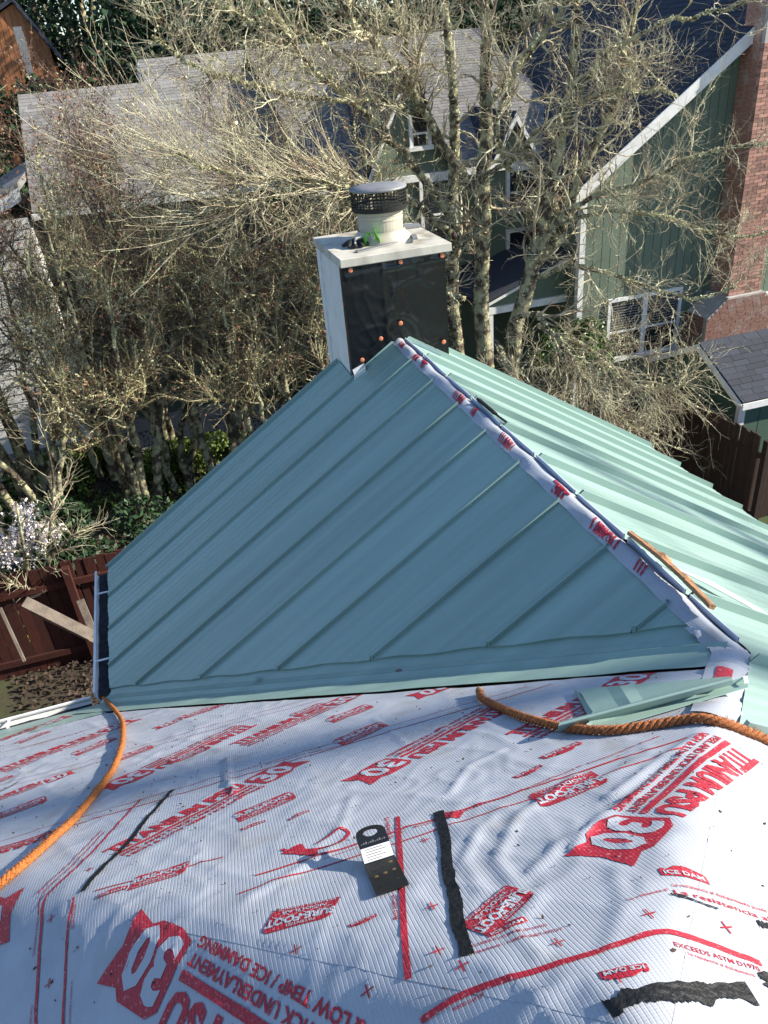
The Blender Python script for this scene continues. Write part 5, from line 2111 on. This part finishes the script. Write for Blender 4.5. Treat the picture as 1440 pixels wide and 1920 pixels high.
# ---- the big lichen-covered tree behind the chimney
limbs = [
    # main pale trunk
    [(915, 770, 8.4, .24), (912, 680, 8.4, .215), (905, 560, 8.4, .195), (903, 420, 8.45, .18), (905, 300, 8.5, .165), (912, 160, 8.55, .145), (908, 20, 8.6, .12),
     (915, -140, 8.7, .09), (935, -330, 8.8, .05)],
    # darker stem on the left
    [(868, 770, 8.8, .20), (858, 650, 8.8, .18), (850, 520, 8.85, .16), (845, 380, 8.9, .14), (852, 230, 9.0, .12), (838, 80, 9.1, .09), (820, -80, 9.2, .06), (800, -240, 9.3, .03)],
    # leaning dark stem to the right
    [(950, 770, 7.9, .22), (965, 640, 7.8, .20), (990, 520, 7.7, .18), (1015, 420, 7.7, .16), (1040, 300, 7.75, .14), (1070, 160, 7.8, .11), (1085, 20, 7.85, .085), (1110, -130, 7.9, .05)],
    # second leaning limb, further right
    [(1000, 500, 7.7, .12), (1050, 430, 7.6, .11), (1095, 320, 7.5, .10), (1150, 190, 7.5, .08), (1180, 80, 7.5, .06), (1220, -60, 7.5, .04)],
    # limb rising to upper left
    [(880, 350, 8.6, .12), (830, 270, 8.5, .11), (770, 170, 8.4, .095), (715, 95, 8.3, .08), (665, 45, 8.2, .065), (620, -30, 8.1, .045), (560, -120, 8.0, .03)],
    # second limb to the left
    [(860, 430, 8.8, .10), (790, 330, 8.6, .095), (740, 265, 8.4, .085), (690, 220, 8.2, .07), (640, 170, 8.0, .055), (590, 130, 7.8, .04), (545, 70, 7.6, .028), (500, 10, 7.4, .018)],
    # horizontal mossy limb above the flue
    [(875, 470, 8.7, .09), (800, 400, 8.3, .085), (730, 360, 7.8, .078), (660, 345, 7.3, .07), (590, 345, 7.0, .06), (520, 362, 6.8, .046), (450, 385, 6.7, .03), (380, 400, 6.6, .018)],
    [(620, 345, 7.1, .04), (560, 330, 6.9, .032), (480, 335, 6.6, .024), (400, 320, 6.4, .016), (330, 290, 6.2, .010)],
    # limb to the upper right
    [(905, 210, 8.5, .085), (950, 150, 8.3, .08), (1000, 80, 8.1, .07), (1045, 25, 8.0, .055), (1095, -40, 7.9, .04)],
    # limb across the green wall
    [(990, 500, 7.7, .085), (1060, 400, 7.3, .06), (1130, 365, 7.0, .05), (1210, 340, 6.8, .042), (1290, 300, 6.6, .034), (1380, 280, 6.4, .026), (1480, 265, 6.2, .018)],
    [(1040, 420, 7.4, .05), (1120, 400, 7.2, .042), (1210, 400, 7.0, .036), (1280, 420, 6.8, .03), (1370, 440, 6.6, .022), (1470, 430, 6.4, .014)],
    [(1000, 520, 7.6, .06), (1060, 500, 7.0, .05), (1140, 510, 6.6, .04), (1220, 540, 6.4, .03), (1300, 560, 6.2, .02), (1380, 540, 6.0, .012)],
    # drooping bough over the right rake
    [(960, 600, 7.8, .075), (1000, 590, 7.2, .065), (1040, 630, 6.5, .055), (1075, 680, 5.9, .045), (1120, 740, 5.4, .034), (1170, 790, 5.1, .02), (1230, 820, 4.9, .012)],
    [(1010, 610, 7.0, .045), (1090, 640, 6.3, .038), (1150, 700, 5.8, .028), (1220, 730, 5.5, .018), (1290, 720, 5.3, .010)],
    [(930, 640, 8.0, .05), (960, 700, 6.8, .042), (1000, 740, 5.9, .032), (1040, 770, 5.3, .02)],
    # low left boughs beside the chimney
    [(870, 560, 8.8, .06), (820, 540, 8.2, .05), (780, 480, 7.6, .04), (740, 420, 7.2, .03)],
    [(905, 330, 8.5, .06), (960, 300, 8.0, .05), (1020, 240, 7.6, .042), (1090, 190, 7.3, .034), (1180, 165, 7.0, .026), (1270, 180, 6.8, .018)],
    [(1070, 200, 7.8, .06), (1130, 110, 7.5, .05), (1210, 60, 7.3, .04), (1300, 30, 7.1, .028), (1400, 10, 6.9, .018)],
    [(845, 300, 9.0, .06), (800, 200, 8.9, .05), (760, 90, 8.8, .04), (735, -20, 8.7, .03)],
    [(800, 220, 8.6, .06), (700, 190, 8.2, .05), (590, 190, 7.8, .042), (480, 160, 7.5, .034), (380, 130, 7.3, .024), (290, 70, 7.1, .015)],
    [(770, 160, 8.4, .05), (680, 130, 8.0, .044), (580, 70, 7.7, .036), (470, 40, 7.5, .026), (380, -20, 7.3, .016)],
    [(960, 320, 8.0, .05), (930, 250, 7.6, .042), (960, 150, 7.3, .034), (1010, 60, 7.1, .024)],
]
LP, LR = zip(*[px_limb(l) for l in limbs])
LP, LR = np.array(LP), np.array(LR) * .70
LP = LP + np.concatenate([np.zeros((len(limbs), 1, 3)), rng.normal(size=(len(limbs), 17, 3)) * .025], 1)
bt0 = LP[0][0]
bigtree = thing('bare_tree', (bt0[0], bt0[1], gz(bt0[0], bt0[1])), 'large many stemmed bare tree crusted with pale lichen behind the chimney', 'tree')
for k in range(3):   # roots down to the ground
    p = LP[k][0]
    LP[k][0] = p
    g = gz(p[0], p[1]) - .2
    base = np.array([[p[0], p[1], g], [p[0], p[1], (g + p[2]) / 2], p])
    V, F = tubes(np.array([np.vstack([base[:2], LP[k]])]), np.array([np.concatenate([[LR[k][0] * 1.35, LR[k][0] * 1.1], LR[k]])]), 14)
    part('trunk', V, F, M['bark'], bigtree, smooth=True)
for k in range(3, len(limbs)):
    V, F = tubes(LP[k][None], LR[k][None], 10)
    part('limb', V, F, M['bark'], bigtree, smooth=True)
thin = LP[3:]
b1, r1 = grow(LP, LR, 260, 1.25, 55, n=8, t0=.25, up=.05, wander=.22, rf=.42, rmin=.006, rmax=.03)
b1b, r1b = grow(thin, LR[3:], 330, .95, 55, n=8, t0=.15, up=.02, wander=.24, rf=.5, rmin=.006, rmax=.022)
b1, r1 = np.concatenate([b1, b1b]), np.concatenate([r1, r1b])
b2, r2 = grow(b1, r1, 3400, .55, 48, n=6, t0=.15, up=.03, wander=.24, rf=.6, rmin=.0034)
b3, r3 = grow(b2, r2, 15000, .32, 42, n=5, t0=.1, up=.03, wander=.22, rf=.55, rmin=.0020)
# fans of long shoots sweeping up-left from the mossy limb
fan, fr_ = grow(LP[6:8], LR[6:8], 230, 1.5, 45, n=8, t0=.3, up=.05, wander=.12, rf=.2, rmin=.0045, rmax=.010, bias=(-.75, -.15, .35), taper_len=.1)
fan2, fr2 = grow(fan, fr_, 1400, .42, 32, n=5, t0=.2, up=.04, wander=.18, rf=.6, rmin=.0026)
hang, hr_ = grow(LP[12:15], LR[12:15], 150, 1.0, 60, n=8, t0=.3, up=-.10, wander=.18, rf=.28, rmin=.0055, rmax=.012, bias=(.2, -.3, -.45), taper_len=.1)
hang2, hr2 = grow(hang, hr_, 1000, .38, 45, n=5, t0=.2, up=-.03, wander=.2, rf=.6, rmin=.0026)
parts_ = [tubes(b1, r1, 5), tubes(b2, r2, 4), tubes(fan, fr_, 4), tubes(hang, hr_, 4)]
V, F = merge(parts_)
part('branches', V, F, M['twig'], bigtree, kind='stuff')
V, F = merge([tubes(b3, r3, 3), tubes(fan2, fr2, 3), tubes(hang2, hr2, 3)])
part('twigs', V, F, M['twig'], bigtree, kind='stuff')
V, F = merge([tufts(LP, LR, 22000, .042, 1.4, .95), tufts(b1, r1, 9000, .026, 1.4), tufts(b2, r2, 12000, .017, 1.5), tufts(hang, hr_, 2500, .022, 1.5), tufts(fan, fr_, 2500, .018, 1.5)])
part('lichen', V, F, M['lichen_pale'], bigtree, kind='stuff')

# ---- thicket of smaller trees along the left
spec = [  # photo x of base, world X offset none: (X, Y, height, spread, stems, red, label)
    (-2.65, 9.0, 5.6, 1.6, 4, 0, 'slim mossy tree with pale trunks beside the gravel drive'),
    (-4.6, 10.2, 6.6, 2.2, 4, 1, 'reddish twigged bare tree in front of the white sided wall'),
    (-1.0, 9.6, 6.2, 2.0, 4, 1, 'tall bare tree with reddish shoots in front of the grey shingle roof'),
    (-4.3, 8.2, 5.2, 1.6, 4, 0, 'dense lichened small tree rising behind the dark evergreen bush'),
    (.6, 8.2, 5.0, 1.7, 4, 0, 'bare lichened tree close to the white side of the chimney'),
    (-5.6, 8.0, 5.4, 1.9, 4, 0, 'thick lichened tree left of the gravel drive bend'),
    (1.9, 10.3, 5.4, 1.7, 3, 0, 'bare tree against the green house wall beneath the gutter'),
    (-2.0, 11.6, 6.4, 2.0, 4, 1, 'tall reddish bare tree on the far side of the gravel drive'),
    (-6.9, 10.6, 7.0, 2.2, 4, 1, 'reddish bare tree by the low side wing of the neighbouring house'),
    (-5.2, 9.2, 5.8, 1.7, 4, 0, 'lichened tree before the white lap siding with dry red leaves'),
    (-3.3, 11.4, 5.4, 1.8, 5, 1, 'bushy reddish tree in front of the dark wall under the grey roof'),
    (-1.9, 10.2, 5.0, 1.6, 4, 0, 'lichened tree standing on the edge of the gravel drive'),
    (-.3, 8.8, 5.2, 1.5, 5, 0, 'lichened tree behind the upper end of the left roof edge'),
    (-7.4, 8.6, 5.0, 1.8, 4, 0, 'broad lichened tree at the far end of the red brown fence'),
    (-5.6, 6.7, 3.8, 1.4, 5, 0, 'low lichened tree between the red fence and the gravel drive'),
]
for k, (X, Y, H, S, ns, red, lb) in enumerate(spec):
    z = gz(X, Y)
    H = H * (1.15 if red else 1.0)
    tr = thing('bare_tree', (X, Y, z), lb, 'tree', 'bare trees in the thicket')
    st, sr = [], []
    for s in range(ns):
        a = 2 * math.pi * (s + rng.random()) / ns
        l = S * (.35 + .65 * rng.random())
        b0 = np.array([X + .18 * math.cos(a), Y + .18 * math.sin(a), z - .15])
        top = np.array([X + l * math.cos(a), Y + l * math.sin(a), z + H * (.78 + .3 * rng.random())])
        m1 = b0 * .66 + top * .34 + rng.normal(size=3) * .12 - np.array([math.cos(a), math.sin(a), 0]) * l * .12
        m2 = b0 * .33 + top * .67 + rng.normal(size=3) * .18
        c = crom([b0, m1, m2, top], 16)
        c[2:] += rng.normal(size=(14, 3)) * .03
        st.append(c)
        sr.append(np.linspace(.075 + .03 * rng.random(), .012, 16))
    st, sr = np.array(st), np.array(sr)
    for q in range(ns):
        V, F = tubes(st[q][None], sr[q][None], 8)
        part('trunk', V, F, M['bark'], tr, smooth=True)
    a1, ar1 = grow(st, sr, 44, 1.5, 50, n=9, t0=.42, up=.10, wander=.2, rf=.5, rmin=.007, rmax=.028)
    a2, ar2 = grow(a1, ar1, 480, .75, 46, n=6, t0=.12, up=.06, wander=.22, rf=.6, rmin=.0042)
    a3, ar3 = grow(a2, ar2, 4200 if red else 2900, .36, 42, n=5, t0=.1, up=.05, wander=.22, rf=.5, rmin=.0020)
    mt = M['twig_red'] if red else M['twig_dark']
    V, F = merge([tubes(a1, ar1, 5), tubes(a2, ar2, 4)])
    part('branches', V, F, mt, tr, kind='stuff')
    V, F = tubes(a3, ar3, 3)
    part('twigs', V, F, mt, tr, kind='stuff')
    nl = 2600 if red else 6500
    V, F = merge([tufts(st, sr, nl // 8, .035, 1.4, 1.0), tufts(a1, ar1, int(nl * .8), .024, 1.7), tufts(a2, ar2, int(nl * 1.3), .018, 1.9)])
    part('lichen', V, F, M['lichen'], tr, kind='stuff')
    nd = 1500 if red else 900
    V, F = tufts(a3, ar3, nd, .030, 1.7, 2)
    part('dry_leaves', V, F, M['dead_leaf'], tr, kind='stuff')

# ---- blossoming plum shrub by the gutter
bx = at_z(88, 1235, -.95)
pl_ = thing('plum_shrub', (bx[0], bx[1], gz(bx[0], bx[1])), 'small plum shrub with white blossom in front of the red brown fence', 'shrub')
st = []
for pts in ([(95, 1245), (70, 1170), (40, 1110), (0, 1075), (-40, 1040)], [(92, 1240), (75, 1160), (55, 1080), (40, 1000), (30, 940)],
            [(98, 1240), (95, 1150), (90, 1060), (95, 990), (100, 900), (80, 800)], [(95, 1230), (90, 1120), (92, 1050), (130, 1010), (165, 985)],
            [(60, 1130), (45, 1060), (70, 1010), (100, 960)]):
    P = [at_y(x, y, bx[1] - .12 * i * (1 if i % 2 else .6)) for i, (x, y) in enumerate(pts)]
    P[0][2] = max(P[0][2], -1.2)
    st.append(crom(np.array(P), 16))
st = np.array(st)
sr = np.repeat(np.linspace(.045, .008, 16)[None], len(st), 0)
for q in range(len(st)):
    V, F = tubes(st[q][None], sr[q][None], 8)
    part('stem', V, F, M['bark'], pl_, smooth=True)
a1, ar1 = grow(st, sr, 60, .55, 50, n=7, t0=.35, up=.08, wander=.2, rf=.4, rmin=.0045, rmax=.012)
a2, ar2 = grow(a1, ar1, 320, .24, 45, n=5, t0=.1, up=.05, wander=.2, rf=.6, rmin=.0024)
V, F = merge([tubes(a1, ar1, 5), tubes(a2, ar2, 3)])
part('twigs', V, F, M['twig'], pl_, kind='stuff')
cen = np.array([at_y(x, y, bx[1] - .15) for x, y in ((25, 1010), (55, 985), (85, 1005), (20, 1045), (60, 1030), (100, 1000), (5, 1020), (50, 960))])
cc = cen[rng.integers(0, len(cen), 420)] + rng.normal(size=(420, 3)) * np.array([.075, .10, .06])
pet = (cc[:, None, :] + rng.normal(size=(420, 6, 3)) * .012).reshape(-1, 3)
V, F = flakes(pet, .023, 1.0)
part('blossom', V, F, M['blossom'], pl_, kind='stuff')
sp = np.stack([cc, cc + rng.normal(size=(420, 3)) * .06], 1)
V, F = tubes(sp, np.full((420, 2), .002), 3)
part('spurs', V, F, M['twig'], pl_, kind='stuff')


# ---- leafy evergreen shrubs
def leafy(name, c, rad, n, size, m, label, group=None, elong=1.8, stems=6, lobes=12, hollow=.55):
    c = np.array(c, float)
    rad = np.array(rad, float)
    g = gz(c[0], c[1])
    t = thing(name, (c[0], c[1], g), label, 'shrub' if 'tree' not in label else 'tree', group)
    lc = nrm(rng.normal(size=(lobes, 3))) * (.55 + .3 * rng.random((lobes, 1)))
    lr = .30 + .22 * rng.random(lobes)
    k = rng.integers(0, lobes, n)
    d = nrm(rng.normal(size=(n, 3)))
    q = lc[k] + d * (lr[k] * (hollow + (1 - hollow) * rng.random(n) ** .5))[:, None]
    P = c + q * rad
    P = P[P[:, 2] > g + .03]
    V, F = flakes(P, size, elong, .35)
    part('foliage', V, F, m, t, kind='stuff')
    for s in range(stems):
        e = c + lc[s % lobes] * rad * .8
        b = np.array([c[0] + .1 * rng.normal(), c[1] + .1 * rng.normal(), g - .1])
        cv = crom([b, (b + e) / 2 + rng.normal(size=3) * .1 * rad, e], 8)
        V, F = tubes(cv[None], np.linspace(.035, .01, 8)[None] * max(1, rad.max() / 1.2), 6)
        part('stem', V, F, M['bark'], t, smooth=True)
    return t


p = at_y(205, 985, 6.1)
leafy('evergreen_bush', (p[0], p[1], p[2] - .25), (1.35, .9, .85), 9000, .05, M['leaf_dark'], 'dark evergreen bush standing behind the red brown fence')
p = at_y(1105, 640, 8.6)
leafy('round_shrub', (p[0], p[1], p[2] - .15), (.55, .5, .62), 5000, .04, M['leaf_green'], 'bright green clipped shrub against the green house below the window')
p = at_y(1040, 640, 8.8)
leafy('round_shrub', (p[0], p[1], p[2] - .2), (.5, .4, .5), 2200, .045, M['leaf_green'], 'smaller darker green shrub behind the drooping bough')
for k, (x, y, Y, r, lb) in enumerate(((330, 880, 8.4, .55, 'low green ground plant at the roof edge below the lichened trunks'),
                                      (200, 880, 8.8, .6, 'low green ground plant under the pale slim trunks'),
                                      (420, 850, 8.0, .5, 'low mossy green mound beside the left roof edge'),
                                      (40, 930, 7.4, .8, 'low green plant behind the blossoming shrub'),
                                      (110, 900, 8.2, .6, 'low sunlit green plant beyond the dark evergreen bush'))):
    p = at_z(x, y, gz(0, Y) + .1)
    leafy('ground_plant', (p[0], p[1], gz(p[0], p[1]) + .22), (r * 1.5, r * 1.1, .5), 5000, .045, M['leaf_ivy'], lb, 'low green plants', stems=3)
for k, (X, Y, H, R0) in enumerate(((-13, 27, 9, 3.0), (-.2, 27.5, 9, 2.4), (2.4, 27, 9.5, 2.8), (6.0, 27.5, 9, 2.8), (9.8, 27, 10, 3),
                                   (14, 27, 10, 3.2), (18.5, 26, 10, 3.4), (-16.5, 24, 9, 3.2), (23, 24, 11, 3.6), (4, 33, 14, 3.6), (-6, 36, 15, 4), (12, 34, 15, 4), (-13, 36, 15, 4), (21, 34, 15, 4), (-3.6, 37, 17, 3.6), (-9, 43, 17, 4), (-2.5, 41, 17, 4), (-20, 40, 17, 5), (3, 44, 17, 5), (9, 42, 17, 5))):
    lbs = ['dark evergreen tree towering on the slope behind the far houses']
    if Y < 29 and X > 5: lbs = ['dark evergreen tree close behind the green house roof']
    elif Y < 29 and X > -3: lbs = ['dark evergreen tree close behind the grey roofed house']
    elif X < -9: lbs = ['dark evergreen tree standing past the distant orange shed']
    t = leafy('evergreen_tree', (X, Y, gz(X, Y) + H * .52), (R0, R0 * .8, H * .56), 9500, .15, M['leaf_dark'], lbs[0], 'evergreen trees behind the houses', elong=1.6, stems=4, lobes=22)
# bare trees in front of the evergreens, far side of the houses
for k, (X, Y) in enumerate(((-5.6, 20.5), (-7.8, 17.5), (1.0, 25.3), (4.4, 25.6), (-10, 21.0))):
    z = gz(X, Y)
    tr = thing('bare_tree', (X, Y, z), ('bare brown tree standing past the left end of the grey roof', 'bare tree over the low side wing roof', 'bare tree behind the ridge of the rear block',
                                       'pale bare tree behind the low wing of the green house', 'bare tree near the distant orange fence')[k], 'tree', 'bare trees behind the houses')
    st, sr = [], []
    for s in range(3):
        a = 6.28 * rng.random()
        H = 6 + 2 * rng.random()
        c = crom([(X, Y, z - .2), (X + .3 * math.cos(a), Y + .3 * math.sin(a), z + H * .4), (X + 1.2 * math.cos(a), Y + 1.2 * math.sin(a), z + H)], 14)
        st.append(c)
        sr.append(np.linspace(.10, .015, 14))
    st, sr = np.array(st), np.array(sr)
    for q in range(3):
        V, F = tubes(st[q][None], sr[q][None], 8)
        part('trunk', V, F, M['bark'], tr, smooth=True)
    a1, ar1 = grow(st, sr, 40, 1.8, 48, n=8, t0=.25, up=.1, wander=.2, rf=.5, rmin=.009)
    a2, ar2 = grow(a1, ar1, 420, .9, 45, n=6, t0=.1, up=.05, rf=.6, rmin=.006)
    V, F = merge([tubes(a1, ar1, 4), tubes(a2, ar2, 3)])
    part('branches', V, F, M['twig'], tr, kind='stuff')

for k, (X, Y, r) in enumerate(((-4.6, 27.2, 1.9), (-2.6, 26.6, 1.7), (-6.6, 26.0, 1.8))):
    leafy('evergreen_bush', (X, Y, gz(X, Y) + r * 1.75), (r * 1.15, r, r * 1.95), 9000, .11, M['leaf_dark'],
          ('dark rounded bush just below the distant orange shed', 'dark bush behind the left end of the rear roof gable', 'dark bush left of the distant orange shed')[k])
# ---- tall bare tree outside the frame on the right (throws the soft shade on the sunlit slope)
st = []
X, Y = 25.0, -9.2
z = gz(X, Y)
tr = thing('bare_tree', (X, Y, z), 'tall bare tree standing well to the right of the house beyond its eave', 'tree')
for s in range(4):
    a = .6 + 1.57 * s
    st.append(crom([(X, Y, z - .2), (X + .6 * math.cos(a), Y + .5 * math.sin(a), z + 11), (X + 2.4 * math.cos(a), Y + 2.2 * math.sin(a), z + 24)], 14))
st = np.array(st)
sr = np.repeat(np.linspace(.22, .05, 14)[None], 4, 0)
for q in range(4):
    V, F = tubes(st[q][None], sr[q][None], 8)
    part('trunk', V, F, M['bark'], tr, smooth=True)
a1, ar1 = grow(st, sr, 85, 2.2, 50, n=8, t0=.5, up=.05, wander=.2, rf=.5, rmin=.022)
V, F = tubes(a1, ar1, 5)
part('branches', V, F, M['twig'], tr, kind='stuff')

# ---- leaf litter and ground cover
n = 60000
X, Y = rng.uniform(-9, 9, n), rng.uniform(.9, 13.5, n)
k = vnoise(X * .8 + 40, Y * .8 + 40, 51)
c = np.stack([X, Y, ground_z(X, Y) + .05 + .02 * rng.random(n)], 1)
V, F = flakes(c[k < .66], .042, 1.5)
tag(part('leaf_litter', V, F, M['litter']), 'brown leaf litter scattered over the damp soil', 'leaf litter', kind='stuff')
n = 24000
X, Y = rng.uniform(-9, 7, n), rng.uniform(4.9, 12, n)
k = vnoise(X * .7 + 20, Y * .7 + 20, 52)
c = np.stack([X, Y, ground_z(X, Y) + .04 + .10 * rng.random(n)], 1)
V, F = flakes(c[k > .5], .055, 1.8)
tag(part('ground_cover', V, F, M['leaf_ivy']), 'low green ivy and grass between the bare trees', 'ground cover', kind='stuff')
